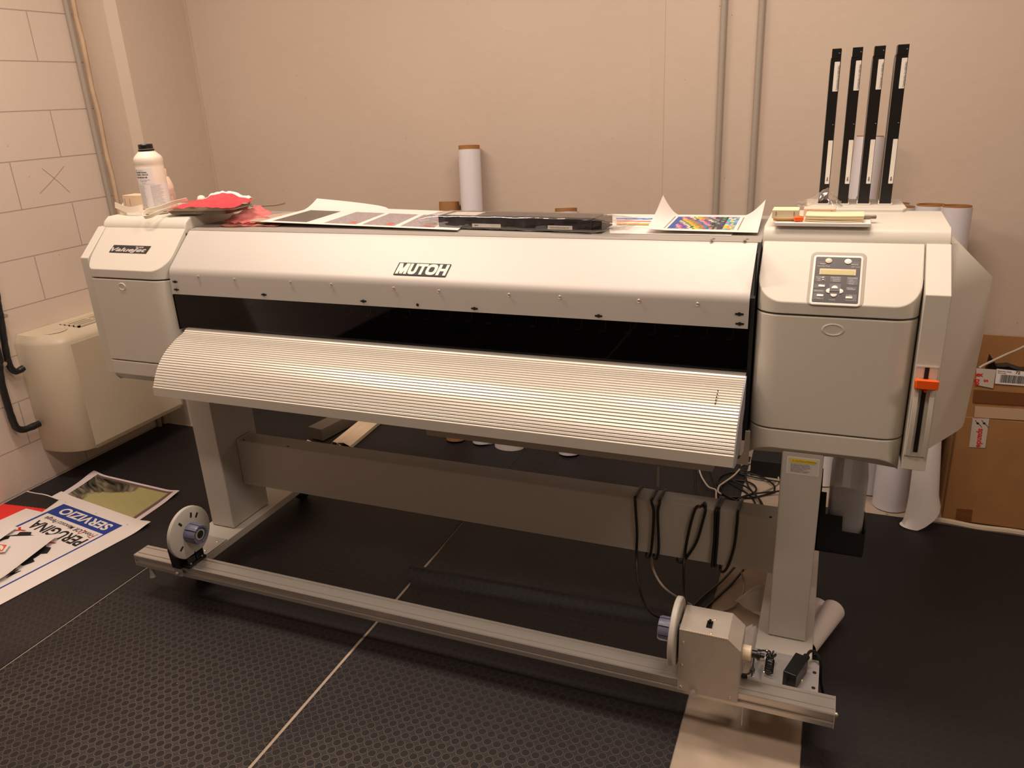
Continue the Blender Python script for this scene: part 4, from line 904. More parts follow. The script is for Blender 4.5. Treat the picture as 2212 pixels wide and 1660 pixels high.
o = rag('clear_plastic_bag', e1+.048, 2.135, z+.0312, .105, .07, lambda u, v: .034*math.exp(-((u-.62)/.22)**2)*math.sin(math.pi*v)**.7+.008*math.sin(math.pi*u), FILM, rot=5, nz=.014, seed=12, thick=0, n=36); tag(o, 'crumpled clear plastic bag on the cartons in front of the ink cartridges', 'bag')
# folded paper under the left carton stays one with the leaflet

# ---- waste ink bottle in its black holder
wx = .0975
t = thing('waste_ink_bottle', (wx, 2.14, .3165), 'square translucent waste ink bottle, half full, in the black holder behind right leg', 'bottle')
def sq(w_, h_, r_, z_): return [Vector((wx+a, 2.142+b, z_)) for a, b in rrect(w_, h_, r_, 4)]
mb = MB(); mb.loft([sq(.09, .09, .015, .318), sq(.094, .094, .010, .322), sq(.094, .094, .012, .55), sq(.085, .085, .02, .59), sq(.05, .05, .024, .62), sq(.048, .048, .0235, .63)])
build('body', mb, mat('smoky_bottle', rgb(196, 194, 192), .35, trans=(.45, (.95, .96, .98))), t, smooth=50)
mb = MB(); mb.loft([sq(.088, .088, .015, .322), sq(.088, .088, .015, .47)]); build('waste_ink', mb, mat('grey_blue_ink', rgb(190, 200, 216), .3), t)
build('neck_collar', MB().lathe([(.027, .622), (.027, .645), (.024, .648)], Matrix.Translation((wx, 2.142, 0)), 20), CREAM, t)

# ---- power adapter and lead on the right plate
M = basis(at(1693, 1482, Z=.1222), (at(1721, 1488, Z=.1222)-at(1693, 1482, Z=.1222)), (at(1712, 1420, Z=.1222)-at(1693, 1482, Z=.1222)))
M = basis(V(-.023, 1.714, .1222), (.955, -.29, 0), (.29, .955, 0))
t = thing('power_adapter', (-.01, 1.76, .1222), 'black power adapter brick standing on the zinc plate of the right foot', 'power adapter')
build('body', MB().box(0, .034, 0, .088, 0, .047, M=M), BLACK, t, bevel=.0025)
mb = MB(); q = M @ Vector((.010, -.002, .022)); mb.tube([M @ Vector((.012, 0, .022)), M @ Vector((.012, -.014, .020)), M @ Vector((.008, -.024, .012)), M @ Vector((0, -.034, .004))], .0024, 8); build('output_lead', mb, CABLE, t)
mb = MB(); mb.tube([M @ Vector((.020, .088, .026)), M @ Vector((.022, .111, .028))], .009, 10, smooth=False); build('mains_plug', mb, BLACK, t)
mb = MB(); mb.tube([M @ Vector((.022, .111, .028)), M @ Vector((.024, .130, .032)), M @ Vector((.036, .140, .028)), M @ Vector((.052, .132, .008)), M @ Vector((.060, .128, -.05)), M @ Vector((.07, .14, -.105))], .0038, 8); build('mains_lead', mb, CABLE, t)
t = thing('bundled_lead', (-.08, 1.75, .123), 'black lead tied in a coil with a ferrite bead, beside the power adapter', 'cable')
mb = MB(); pts = []
for k in range(60): a = k*.62; pts.append(V(-.058+.010*math.cos(a), 1.735+.0009*k, .137+.011*math.sin(a)))
mb.tube(pts, .0019, 6, smooth=False); build('coil', mb, CABLE, t)
mb = MB(); mb.lathe([(.006, 0), (.0066, .002), (.0066, .020), (.006, .022)], to(V(-.098, 1.722, .139), (.1, -.6, .9)), 14)
build('ferrite_bead', mb, BLACK, t)
mb = MB(); mb.tube([V(-.058, 1.79, .145), V(-.075, 1.80, .152), V(-.095, 1.77, .160), V(-.097, 1.735, .158), V(-.097, 1.71, .136), V(-.096, 1.69, .168+.0), V(-.105, 1.672, .170), V(-.118, 1.668, .1705)], .0022, 8); build('lead', mb, CABLE, t)
mb = MB(); mb.tube([V(-.105, 1.662, .1705), V(-.119, 1.660, .1705)], .0045, 10, smooth=False); build('jack_plug', mb, BLACK, t)
mb = MB()
for k in range(5): a = k*1.2; mb.tube([V(-.058, 1.79, .14), V(-.055+.008*math.cos(a), 1.80, .147+.008*math.sin(a)), V(-.058+.012*math.cos(a), 1.79, .15+.010*math.sin(a)), V(-.058, 1.78, .142)], .0019, 6)
build('loops', mb, CABLE, t)
# clear bag under motor box
o = rag('crumpled_film', -.098, 1.725, .1226, .05, .10, lambda u, v: .02*math.sin(math.pi*u)*math.sin(math.pi*v), FILM, nz=.012, seed=21, thick=0); tag(o, 'small crumpled clear film behind the take-up motor box', 'plastic film')
for p_ in o.data.vertices: p_.co.x -= .0

# ---- cables over the cross beam
def cable(label, pts, r=.0041, m=CABLE, group=None, cat='cable', name='hanging_cable'):
    mb = MB(); mb.tube(pts, r, 8); o = build(name, mb, m, smooth=60); return tag(o, label, cat, group)
by_ = 1.999
def over(px, py, ztop=.4425):
    p = at(px, py, Y=by_); return [V(p.x+.004, 2.078, .36), V(p.x+.003, 2.079, .43), V(p.x+.002, 2.072, .4425), V(p.x, 2.03, .4428), V(p.x, 2.006, .4425), V(p.x, by_, .435)]
B = lambda px, py, y=by_: at(px, py, Y=y)
cable('black cable hanging over the cross beam, leftmost, running down to the take-up motor', over(1372, 1062)+[B(1376, 1150), B(1375, 1200), B(1378, 1250, 1.95), B(1387, 1290, 1.90), B(1402, 1318, 1.84), B(1425, 1334, 1.78), B(1470, 1338, 1.72)])
cable('short black cable loop over the cross beam, second hanging from the left', over(1408, 1068)+[B(1412, 1110), B(1408, 1180), B(1403, 1203), B(1396, 1201, 2.0), V(B(1393, 1199).x, 2.04, .248)])
cable('short black cable loop over the cross beam, third hanging from the left', over(1425, 1070)+[B(1421, 1110), B(1423, 1180), B(1419, 1207), B(1412, 1203, 2.0), V(B(1409, 1200).x, 2.04, .248)])
cable('black cable crossing itself on the cross beam and dropping to the motor box', [V(B(1462, 1210).x, 2.045, .246), B(1463, 1211, 2.003), B(1473, 1215, 1.996), B(1484, 1204), B(1505, 1170), B(1520, 1120), V(B(1524, 1090).x, by_, .43), V(B(1524, 1083).x, 2.006, .4428), V(B(1520, 1080).x, 2.03, .4428), V(B(1514, 1083).x, 2.006, .4425), B(1503, 1098), B(1490, 1140), B(1479, 1200), B(1477, 1250, 1.94), B(1480, 1290, 1.86), B(1487, 1322, 1.74)])
cable('black cable of the close pair hanging on the cross beam, left one', over(1548, 1088)+[B(1545, 1110), B(1543, 1170), B(1538, 1222), V(B(1537, 1228).x, 2.03, .246)])
cable('black cable of the close pair hanging on the cross beam, right one', over(1553, 1090)+[B(1552, 1112), B(1549, 1170), B(1545, 1222), V(B(1544, 1229).x, 2.03, .246)])
cable('black cable hooked over the cross beam nearest the right leg', over(1594, 1098)+[B(1592, 1130), B(1586, 1180), B(1574, 1220), B(1563, 1236), B(1556, 1230, 2.0), V(B(1553, 1226).x, 2.04, .246)])
cable('long pale grey cable drooping below the cross beam onto the concrete', [at(1422, 1008, Y=2.08), at(1420, 1062, Y=2.085), V(at(1416, 1100, Y=2.09).x, 2.085, .33), at(1408, 1203, Y=2.075), at(1415, 1240, Y=2.04), at(1440, 1275, Y=2.02), at(1480, 1300, Z=.012), at(1520, 1321, Z=.0095), at(1560, 1320, Z=.006), at(1588, 1308, Z=.006), at(1604, 1285, Z=.02), at(1607, 1260, Y=2.28), at(1601, 1235, Y=2.3)], .0036, CABLEW)
cable('black cable slanting under the cross beam, upper of two by the motor box', [at(1590, 1222, Z=.02), at(1560, 1255, Z=.012), at(1520, 1288, Z=.012), at(1490, 1318, Z=.01), at(1478, 1332, Z=.01)], .004)
cable('black cable slanting under the cross beam, lower of two by the motor box', [at(1606, 1232, Z=.02), at(1580, 1262, Z=.005), at(1550, 1290, Z=.005), at(1520, 1318, Z=.006), at(1508, 1334, Z=.006)], .004)
# tangle on the floor behind
def F3(l, z=.006): return [at(1460+x/9.217, 970+y/9.217, Z=z) for x, y in l]
T = [('black cable hanging straight down behind the beam, left of the tangle', [(380, 250), (390, 430), (388, 700), (430, 1060), (460, 1200)], CABLE, .006),
     ('thick black cable running from the printer down through the tangle', [(600, 300), (700, 480), (770, 700), (850, 900), (910, 1120), (960, 1300)], CABLE, .016),
     ('black cable loop, widest in the tangle on the concrete behind the right leg', [(2040, 200), (1980, 290), (1830, 350), (1600, 430), (1380, 470), (1150, 470), (950, 520), (850, 600), (830, 720), (900, 860), (1050, 950), (1300, 960), (1500, 900), (1600, 820), (1550, 720), (1400, 650), (1200, 630), (1000, 650), (910, 730), (920, 830), (1000, 930), (1200, 1030), (1400, 1120), (1580, 1220)], CABLE, .010),
     ('black cable crossing the tangle from the middle to the right leg, upper', [(1250, 490), (1450, 540), (1600, 575), (1800, 610), (2100, 665)], CABLE, .012),
     ('black cable arching over the tangle above the concrete', [(1300, 480), (1500, 500), (1700, 560), (1850, 640), (1960, 740), (1960, 830)], CABLE, .015),
     ('black cable crossing the tangle towards the right leg, lower', [(2080, 842), (1800, 870), (1600, 890), (1400, 930), (1250, 1000), (1060, 1150), (1000, 1250)], CABLE, .018),
     ('black cable looping low at the front of the tangle', [(1980, 855), (1750, 925), (1500, 975), (1250, 965), (1080, 965)], CABLE, .006),
     ('black cable running down from the tangle behind the beam, nearest the leg', [(1150, 650), (1400, 760), (1550, 880), (1640, 980), (1700, 1100), (1790, 1260)], CABLE, .020),
     ('black cable running down from the tangle behind the beam, middle one', [(1080, 690), (1250, 780), (1420, 890), (1540, 1010), (1640, 1240)], CABLE, .006),
     ('thin black cable hanging down across the tangle', [(1370, 400), (1380, 500), (1410, 640), (1450, 760), (1560, 900), (1660, 1000), (1720, 1100), (1760, 1240)], CABLE, .024),
     ('pale cable from the tray running into the cable tangle', [(470, 400), (480, 470), (530, 590), (650, 760), (790, 820), (800, 950), (815, 1090), (820, 1200)], CABLEW, .02),
     ('pale cable crossing over the black cables in the tangle', [(1270, 410), (1180, 510), (1080, 590), (950, 680), (860, 750), (840, 850), (900, 900)], CABLEW, .024),
     ('pale cable arching in a wide loop on the concrete', [(1300, 330), (1440, 290), (1600, 280), (1760, 310), (1950, 420), (2040, 560), (2020, 680), (1900, 770), (1740, 850)], CABLEW, .008)]
for l_, pts, m_, z_ in T: cable(l_, F3(pts, z_), .0038, m_, name='floor_cable')

# ============================================================ ROLLS AND BOXES AT THE BACK WALL
def roll(name, label, bx_, by2, tx, ty_, zt, r, core=.0, wall_t=.004, corer=0, cat='roll', m=ROLLW, z0=.001, group=None):
    """tube leaning from (bx,by,floor) to (tx,ty,zt); the cardboard core sticks out by core"""
    t = thing(name, (bx_, by2, z0), label, cat, group)
    if bx_ < -.2: z0 = .0065
    a = V(bx_, by2, z0+.002); b = V(tx, ty_, zt-core); d = (b-a).normalized(); M = to(a, d); L1 = (b-a).length
    ri = r-wall_t
    build('sheet_winding' if m is ROLLW else 'tube_wall', MB().lathe([(r, 0), (r, L1), (ri, L1), (ri, .0)], M, 36), m, t, smooth=50)
    if corer: build('cardboard_core', MB().lathe([(corer, .002), (corer, L1+core), (corer-.005, L1+core), (corer-.005, .002)], M, 36), TUBE, t, smooth=50)
    return t
roll('vinyl_roll', 'tall white vinyl roll with brown core leaning on the back wall behind the printer middle', -1.49, 3.10, -1.535, 3.252, 1.375, .049, .018, .003, .047)
roll('cardboard_tube', 'short bare brown cardboard tube leaning beside the tall white roll', -1.63, 3.09, -1.655, 3.255, 1.13, .0465, cat='tube', m=TUBE, wall_t=.005)
roll('vinyl_roll', 'white roll with thick brown core, its rim just showing behind the wrapped cartridge', -1.05, 3.10, -1.09, 3.252, 1.105, .049, .016, .003, .048)
roll('vinyl_roll', 'white roll standing against the wall behind the middle ink cartridges', .04, 3.14, .088, 3.255, 1.372, .0495, .004, .004, .046)
for px1, py, lab, yb_, yy in ((1966, 441, 'narrow white roll between the cartridge dock and the two wide rolls, further back', 3.21, 3.262), (1978, 448, 'narrow white roll just right of the cartridge dock, nearer the printer', 3.11, 3.165)):
    b = at(px1, py, Y=yy); rr = .042
    roll('vinyl_roll', lab, b.x-rr, yb_, b.x-rr, yy, b.z+.004, rr, .004, .003, .040)
a, b = at(1983, 443, Y=3.25), at(2041, 443, Y=3.25)
roll('vinyl_roll', 'wide white roll with brown core, left one of the wide pair behind the right end', (a.x+b.x)/2, 3.20, (a.x+b.x)/2, 3.253, a.z+.003, .052, .006, .004, .048)
a, b = at(2040, 446, Y=3.17), at(2098, 446, Y=3.17)
roll('vinyl_roll', 'wide white roll with brown core, right one of the wide pair behind the right end', (a.x+b.x)/2-.002, 3.115, (a.x+b.x)/2-.002, 3.17, a.z+.004, .050, .006, .004, .047)
# roll bottom seen under the right end
a = at(1926, 1108, Z=0)
roll('vinyl_roll', 'white roll standing on the floor between the waste bottle and the cone-shaped sheet', a.x-.004, 3.015, a.x-.006, 3.035, .93, .064)
a = at(1862, 1080, Z=.002)
mb = MB(); mb.grid(lambda u, v: V(.155+.04*math.cos(1.2+3.2*u), 3.03+.05*math.sin(1.2+3.2*u), .002+.62*v), 14, 2, thick=.001); o = build('curled_sheet', mb, PAPERG, smooth=60); tag(o, 'half-curled white sheet standing just behind the waste ink bottle', 'sheet')
# big curled vinyl sheet right of it
def cone(u, v):
    z = .62*(1-v); th = -2.2+4.2*u; r0 = .030+.022*v
    c = V(.365+.030*v, 2.895+.03*(1-v), 0)
    p = V(c.x+r0*math.sin(th), c.y-r0*math.cos(th), z+.004)
    k = max(0, (v-.80)/.20); 
    if k > 0: p.z = max(.006, p.z+.09*k*(u-.45)*2); p.x -= .055*k*k*max(0, .55-u); p.y -= .08*k*k*max(0, .6-u)
    return p
o = build('curled_sheet', MB().grid(cone, 30, 24, thick=.001), PAPERG, smooth=70); tag(o, 'large white vinyl sheet curled into a cone, standing beside the big carton', 'sheet')

# loose sheets and rolled edges on the mat behind the beam
def sheetpx(name, label, pts, zf, m=PAPER, cat='paper', n=10, thick=.0006):
    q = [at(x, y, Z=zz) for (x, y), zz in zip(pts, zf)]
    o = build(name, MB().grid(lambda u, v: quad(q, u, v), n, n, thick=thick), m, smooth=60); return tag(o, label, cat)
for lab, pxl, pxr, pyb, h in (('bottom edge of a curled white sheet under the printer, smaller one', 1022, 1063, 962, .26), ('bottom edge of a curled white sheet under the printer, larger one', 1060, 1126, 975, .30)):
    a = at(pxl, pyb, Z=0); b = at(pxr, pyb, Z=0); c = (a+b)/2; rr = (b-a).length/2
    mb = MB(); mb.grid(lambda u, v: V(c.x-rr*math.cos(math.pi*u*1.05), c.y-rr*.7*math.sin(math.pi*u*1.05)+rr*.6, .005+.004*v*0+h*v), 16, 3, thick=.001)
    o = build('curled_sheet', mb, PAPER, smooth=60); tag(o, lab, 'sheet')
# grey steel bar with folded cream fabric behind the beam
P0, P1 = at(684, 925, Z=.10), at(748, 893, Z=.10); dv = (P1-P0).normalized()
M = basis(at(683, 946, Z=.02), at(772, 900, Z=.02)-at(683, 946, Z=.02), V(0, 0, 1).cross(at(772, 900, Z=.02)-at(683, 946, Z=.02)))
o = build('steel_bar', MB().box(.0, .42, -.045, .045, -.010, .052, M=M), mat('dark_grey_steel', rgb(98, 90, 78), .5), bevel=.002); tag(o, 'grey square steel bar lying on the floor behind the cross beam', 'bar')
def fold(u, v):
    c = [(-.05, .0), (-.052, .012), (-.02, .022), (.012, .020), (.022, .008), (.010, .002), (.0, .010), (.02, .020), (.04, .022), (.052, .010), (.045, .001)]
    i = min(len(c)-2, int(u*(len(c)-1))); f = u*(len(c)-1)-i
    x = c[i][0]*(1-f)+c[i+1][0]*f; z = c[i][1]*(1-f)+c[i+1][1]*f
    return M2 @ Vector((v*.45, x, z*1.5))
_a, _b = at(736, 970, Z=.006), at(800, 917, Z=.006); M2 = basis(_a, _b-_a, V(0, 0, 1).cross(_b-_a))
o = build('folded_fabric', MB().grid(fold, 40, 4, thick=.0015), mat('cream_fabric', rgb(225, 205, 175), .8), smooth=60); tag(o, 'rolled cream fabric strip lying beside the grey steel bar', 'fabric')
sheetpx('paper_scrap', 'small torn white paper scrap peeking out left of the grey steel bar', [(656, 962), (684, 966), (680, 957), (664, 950)], [.03, .03, .03, .03], n=2)
# dark box behind cables
a, b = at(1600, 992, Z=.06), at(1692, 1012, Z=.06)
o = build('black_storage_box', MB().box(-.245, -.01, 3.12, 3.27, .001, .075), BLACKM, bevel=.003); tag(o, 'low black box on the floor by the wall behind the cable tangle', 'box')

# crumpled vinyl round the right foot
def vin(u, v):
    x = .062+.075*u; y = 2.02+.34*v; return V(x+.02*v, y, .006+.026*math.sin(math.pi*min(1, u*1.0))**.6)
def rolled(u, v):
    c = at(1745, 1400, Z=.03).lerp(at(1800, 1318, Z=.03), v); th = -.6+5.2*u; rr = .024+.010*v-.002*u
    d = (at(1806, 1302, Z=.03)-at(1736, 1388, Z=.03)).normalized(); n_ = V(0, 0, 1).cross(d)
    return c+n_*(-rr*math.cos(th))+V(0, 0, 1)*(rr*math.sin(th))
mb = MB().grid(rolled, 30, 8, thick=.001)
q = [at(1700, 1392, Z=.008), at(1738, 1400, Z=.008), at(1800, 1318, Z=.008), at(1756, 1290, Z=.012)]
mb.grid(lambda u, v: quad(q, u, v)+V(0, 0, .012*math.sin(math.pi*u)), 8, 8, thick=.001)
o = build('vinyl_sheet', mb, PAPERG, smooth=60); tag(o, 'white vinyl sheet rolled over at its edge, on the mat right of the right foot', 'sheet')
def vleft(u, v):
    q = [at(1588, 1300, Z=.012), at(1645, 1335, Z=.004), at(1660, 1285, Z=.03), at(1655, 1258, Z=.09)]
    p = quad(q, u, v); p.z += .03*math.sin(math.pi*v)*math.sin(math.pi*(u*.8+.1))+.01*noise.noise(Vector((u*4, v*4, 3))); p.z = max(.004, p.z); return p
mb = MB().grid(vleft, 16, 16, thick=.001)
o = build('vinyl_sheet', mb, PAPERG, smooth=60); tag(o, 'white vinyl sheet sticking up crumpled on the concrete left of the right foot', 'sheet')
q = at(1622, 1390, Z=.03)
o = rag('crumpled_paper', q.x+.0, q.y+.02, .005, .07, .09, lambda u, v: .06*math.sin(math.pi*u)**.6*math.sin(math.pi*v)**.6, PAPERG, nz=.02, seed=31, n=20); tag(o, 'crumpled white paper on the concrete beside the right foot, behind the motor box', 'paper')

# ---- big carton, smaller open one behind, tape and labels
KR = at(2032, 1132, Z=.012); BX0, BY0, BZ = .468, 2.955, .66
t = thing('cardboard_carton', (BX0+.4, BY0+.16, .004), 'large brown cardboard carton with printed tape and a barcode, by the back wall at right', 'box')
zc_ = at(2110, 902, Y=BY0).z
bodyC = build('body', MB().box(BX0, BX0+.85, BY0, BY0+.26, .0045, zc_), CARD, t, bevel=.004)
ztop = at(2112, 800, Y=BY0).z
build('upper_flaps', MB().box(BX0+.002, BX0+.85, BY0+.0015, BY0+.0075, zc_+.0, ztop), CARD, t)
build('upper_flaps', MB().box(BX0+.002, BX0+.0085, BY0+.0076, BY0+.25, zc_+.0, ztop-.03), CARD, t)
def patch(name, pts, m, y=BY0, parent=t, d=.0008):
    q = [at(x, yy, Y=y-.0004) for x, yy in pts]; return build(name, MB().prism(q, (0, -d, 0)), m, parent)
patch('brown_tape', [(2104, 842), (2240, 852), (2240, 878), (2101, 870)], TAPEB)
patch('cream_tape', [(2106, 878), (2240, 886), (2240, 910), (2104, 902)], mat('cream_tape', rgb(200, 170, 138), .35))
tp = patch('printed_tape', [(2101, 904), (2137, 905), (2128, 968), (2093, 966)], TAPE, d=.0012)
a = at(2110, 915, Y=BY0-.0018)
mb = MB().text('spande', basis(at(2114.5, 926, Y=BY0-.0018), (.03, 0, -1), (1, 0, .03)), .026, ext=.0001, offset=.0008, sx=1.0, align='LEFT'); build('lettering', mb, REDP, tp)
mb = MB()
for px, py in ((2112, 915), (2126, 915)): mb.lathe([(.004, 0), (.004, .0003)], to(at(px, py, Y=BY0-.0018), (0, -1, 0)), 12)
for dx in (0, 14): mb.tube([at(2107+dx, 908, Y=BY0-.0018), at(2110+dx, 913, Y=BY0-.0018), at(2116+dx, 918, Y=BY0-.0018), at(2121+dx, 924, Y=BY0-.0018)], .0009, 5)
build('swirl_mark', mb, INKT, tp)
tp2 = patch('printed_tape', [(2109, 796), (2152, 799), (2145, 839), (2109, 832)], TAPE, d=.0012)
mb = MB().text('s\npa', basis(at(2126, 820, Y=BY0-.0018), (.03, 0, -1), (1, 0, .03)), .026, ext=.0001, offset=.0008); mb.text('ex', basis(at(2108, 813, Y=BY0-.0018), (1, 0, .03), (0, 0, 1)), .020, ext=.0001, offset=.0012); build('lettering', mb, REDP, tp2)
sl = patch('shipping_label', [(2153, 797), (2240, 806), (2240, 836), (2149, 829)], PAPER, d=.0014)
mb = MB(); rnd = random.Random(4); x = at(2160, 822, Y=BY0).x; zz1, zz0 = at(2160, 809, Y=BY0).z, at(2160, 826, Y=BY0).z
for k in range(30):
    w_ = rnd.choice([.0008, .0014, .0022]); mb.box(x, x+w_, BY0-.0022, BY0-.0018, zz0, zz1); x += w_+rnd.choice([.0008, .0012])
build('barcode', mb, INKT, sl)
mb = MB().text('Spandex Italia', basis(at(2155, 803, Y=BY0-.0020), (1, 0, -.02), (0, 0, 1)), .0075, ext=.0001); mb.text('Roll media', basis(at(2155, 807, Y=BY0-.0020), (1, 0, -.02), (0, 0, 1)), .006, ext=.0001); mb.text('72', basis(at(2193, 808, Y=BY0-.0020), (1, 0, -.02), (0, 0, 1)), .014, ext=.0001, offset=.0004); build('lettering', mb, INKT, sl)
patch('corner_tape', [(2067, 1099), (2101, 1102), (2098, 1128), (2064, 1122)], TAPEB)
t2 = thing('cardboard_carton', (1.0, 3.26, .6), 'open cardboard flap standing behind the big carton, against the back wall', 'box')
zt2 = at(2130, 724, Y=3.28).z
fl_ = build('back_panel', MB().box(.44, 1.3, 3.281, 3.287, .005, zt2), CARD, t2, bevel=.001)
tag(fl_, '', 'box') if False else None
mb = MB(); mb.prism([V(.55, 3.10, ztop-.09), V(.56, 3.10, ztop+.008), V(.585, 3.10, ztop-.028), V(.62, 3.10, ztop-.022), V(.66, 3.10, ztop-.035), V(.72, 3.10, ztop-.03), V(.74, 3.10, ztop-.09)], (0, .04, 0)); o = build('black_packaging', mb, BLACK, bevel=.004); tag(o, 'black plastic packing piece sticking up inside the big carton, left one', 'packaging')
o = build('black_packaging', MB().box(.685, .70, 3.04, 3.08, ztop-.08, ztop-.002), BLACK, bevel=.004); tag(o, 'black plastic packing piece inside the big carton, right one at the frame edge', 'packaging')
cable('thin pale cable running down from the right into the big carton', [at(2240, 735, Y=3.2), at(2200, 755, Y=3.15), at(2170, 768, Y=3.1), at(2128, 788, Y=3.05), at(2115, 796, Y=3.03)], .0045, CABLEW, name='loose_cable')
# irregular edge of sealing membrane along the mat
mb = MB(); mb.tube([V(.37, 2.93, .006), V(.47, 2.925, .012), V(.58, 2.918, .008), V(.70, 2.915, .012), V(.86, 2.90, .010), V(1.1, 2.90, .010)], .012, 8)
o = build('foam_strip', mb, mat('dirty_white_foam', rgb(200, 186, 165), .8, bump=.4, bscale=80)); tag(o, 'dirty white rolled strip lying between the mat edge and the big carton', 'strip')

# ============================================================ LEFT WALL: FAN COIL AND PIPES
FY0, FY1, FZ0, FZ1, FD_ = 2.165, 2.80, .150, .655, .222
t = thing('fan_coil_unit', (XL+.11, 2.5, FZ0), 'cream wall-mounted fan coil heater with rounded end and top grille, left of the printer', 'heater')
def plan(g=0):
    x0, x1 = XL+.0015, XL+FD_-g; rx, ry = .185, .092; pl = [(x0, FY0+g)]
    for k in range(11): a = R(90*k/10); pl.append((x1-rx+rx*math.sin(a), FY0+g+ry-ry*math.cos(a)))
    pl += [(x1, FY1), (x0, FY1)]; return pl
mb = MB().loft([[V(x, y, FZ0+ (0)) for x, y in plan(.004)], [V(x, y, FZ0+.006) for x, y in plan()], [V(x, y, FZ1) for x, y in plan()], [V(x, y, FZ1+.012) for x, y in plan(.006)], [V(x, y, FZ1+.030+.012*(XL+.2-x)/.2) for x, y in plan(.022)]])
case = build('casing', mb, CREAMF, t, smooth=45)
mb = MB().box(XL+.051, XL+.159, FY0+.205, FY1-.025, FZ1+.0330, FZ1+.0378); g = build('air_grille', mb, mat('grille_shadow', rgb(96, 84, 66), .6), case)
mb = MB()
for k in range(5): x = XL+.045+k*.028; mb.box(x, x+.009, FY0+.20, FY1-.02, FZ1+.0346, FZ1+.0425)
for k in range(5): y = FY0+.20+k*.105; mb.box(XL+.045, XL+.166, y, y+.009, FZ1+.0346, FZ1+.0427)
build('grille_bars', mb, CREAMF, g)
mb = MB(); mb.lathe([(.001, 0)]*1+[(.05, .001), (.046, .002), (.002, .0022)], Matrix.Translation((XL+.105, FY0+.125, FZ1+.0350)) @ Matrix.Diagonal((.9, 1.1, 1, 1)), 28); build('control_lid', mb, CREAMF, case, smooth=50)
build('front_panel', MB().box(XL+FD_-.001, XL+FD_+.0007, FY0+.096, FY1-.01, FZ0+.012, FZ1-.01), CREAMF, t, bevel=.0008)
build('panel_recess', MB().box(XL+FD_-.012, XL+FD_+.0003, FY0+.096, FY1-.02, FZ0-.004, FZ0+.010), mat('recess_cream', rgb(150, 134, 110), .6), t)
def pipe(label, pts, r=.014):
    mb = MB(); P = spline([Vector(p) for p in pts], 8)
    mb.tube(P, r, 12, smooth=False, rfun=lambda u: r*(1+.12*noise.noise(Vector((u*28, r*10, len(pts))))))
    o = build('insulated_pipe', mb, mat('black_insulation_tape', rgb(26, 25, 26), .45, bump=.7, bscale=45), smooth=60); return tag(o, label, 'pipe')
YP = at(8, 800, X=-3.235).y
pp = lambda x, y: at(x, y, X=-3.235)
pipe('black taped pipe coming down the block wall into the heater side, upper one', [V(-3.235, pp(-16, 600).y-.02, 2.995), V(-3.235, pp(-16, 600).y-.004, 1.4), pp(-16, 600), pp(-4, 660), pp(2, 690), pp(8, 730), pp(16, 775), pp(24, 796), V(-3.235, pp(36, 803).y, pp(36, 803).z), V(-3.232, FY0-.012, pp(46, 796).z)], .0135)
pipe('black taped pipe coming down the block wall into the heater side, lower one', [V(-3.235, pp(-12, 740).y-.035, 2.995), V(-3.235, pp(-12, 740).y-.025, 1.4), pp(-12, 740), pp(-2, 790), pp(4, 830), pp(18, 880), pp(30, 915), pp(38, 926), pp(54, 928), V(-3.232, FY0-.012, pp(78, 918).z)], .0145)
for px, py in ((3, 684), (1, 788)):
    p = pp(px, py); o = build('pipe_bracket', MB().lathe([(.005, -.03), (.005, .01), (.009, .01), (.009, .018)], to(V(-3.24, p.y+.012, p.z), (1, 0, 0)), 12), GOLD)
    tag(o, 'small rusty screw bracket holding the %s black pipe to the block wall' % ('upper' if py < 700 else 'lower'), 'bracket')
# pencil cross on a block
mb = MB()
for a, b in (((91, 364), (151, 416)), ((138, 359), (86, 418))):
    mb.tube([at(*a, X=XL+.0012), at((a[0]+b[0])/2+2, (a[1]+b[1])/2, X=XL+.0012), at(*b, X=XL+.0012)], .0006, 5)
o = struct('trim_4', mb, mat('pencil_line', rgb(150, 125, 108), .8))

# ============================================================ PRINTS ON THE FLOOR AT LEFT
Z0 = .0046
PO = V(-2.57885, 1.93928, 0); PX_ = V(-.98958, .14399, 0); PY_ = V(-.14399, -.98958, 0)
zoff = .0062
def pz(a, b):   # sheet height: corners curl slightly
    h = 0
    for ca, cb, hh in ((-.098, -.06, .012), (.53, -.06, .006)): h += hh*math.exp(-(((a-ca)/.05)**2+((b-cb)/.05)**2))
    return zoff+h
def PP(a, b, h=0): q = PO+PX_*a+PY_*b; return V(q.x, q.y, pz(a, b)+h)
def postcol(u, v):
    a, b = -.10+u*.63, -.06+v*.86
    ina = -.001 <= a <= .414; inb = 0 <= b <= .70
    if ina and inb:
        if b < .079: return (.125, .243, .60)
        if a < .011 or a > .402 or b > .69: return (.125, .243, .60)
    return (.93, .905, .89)
o = build('service_poster', MB().grid(lambda u, v: PP(-.10+u*.63, -.06+v*.86), 126, 172, col=postcol, thick=.0008), PRINT, smooth=60)
tag(o, 'white poster with blue frame reading SERVIZIO upside down, on the floor at left', 'poster')
PM = lambda a, b: basis(PP(a, b, .0007), PX_, PY_)
def fit(txt, a0, a1, b0, h, shear, off, m, name='lettering', parent=o):
    tmp = MB().text(txt, Matrix(), 1, shear=shear, offset=off, ext=0)
    x0, x1 = min(p.x for p in tmp.v), max(p.x for p in tmp.v); y1 = max(p.y for p in tmp.v)
    mb = MB().add([PP(a0+(p.x-x0)/(x1-x0)*(a1-a0), b0+p.y/y1*h, .0007) for p in tmp.v], tmp.f, 0)
    return build(name, mb, m, parent)
fit('SERVIZIO', .034, .366, .017, .045, .0, .03, WPRINT)
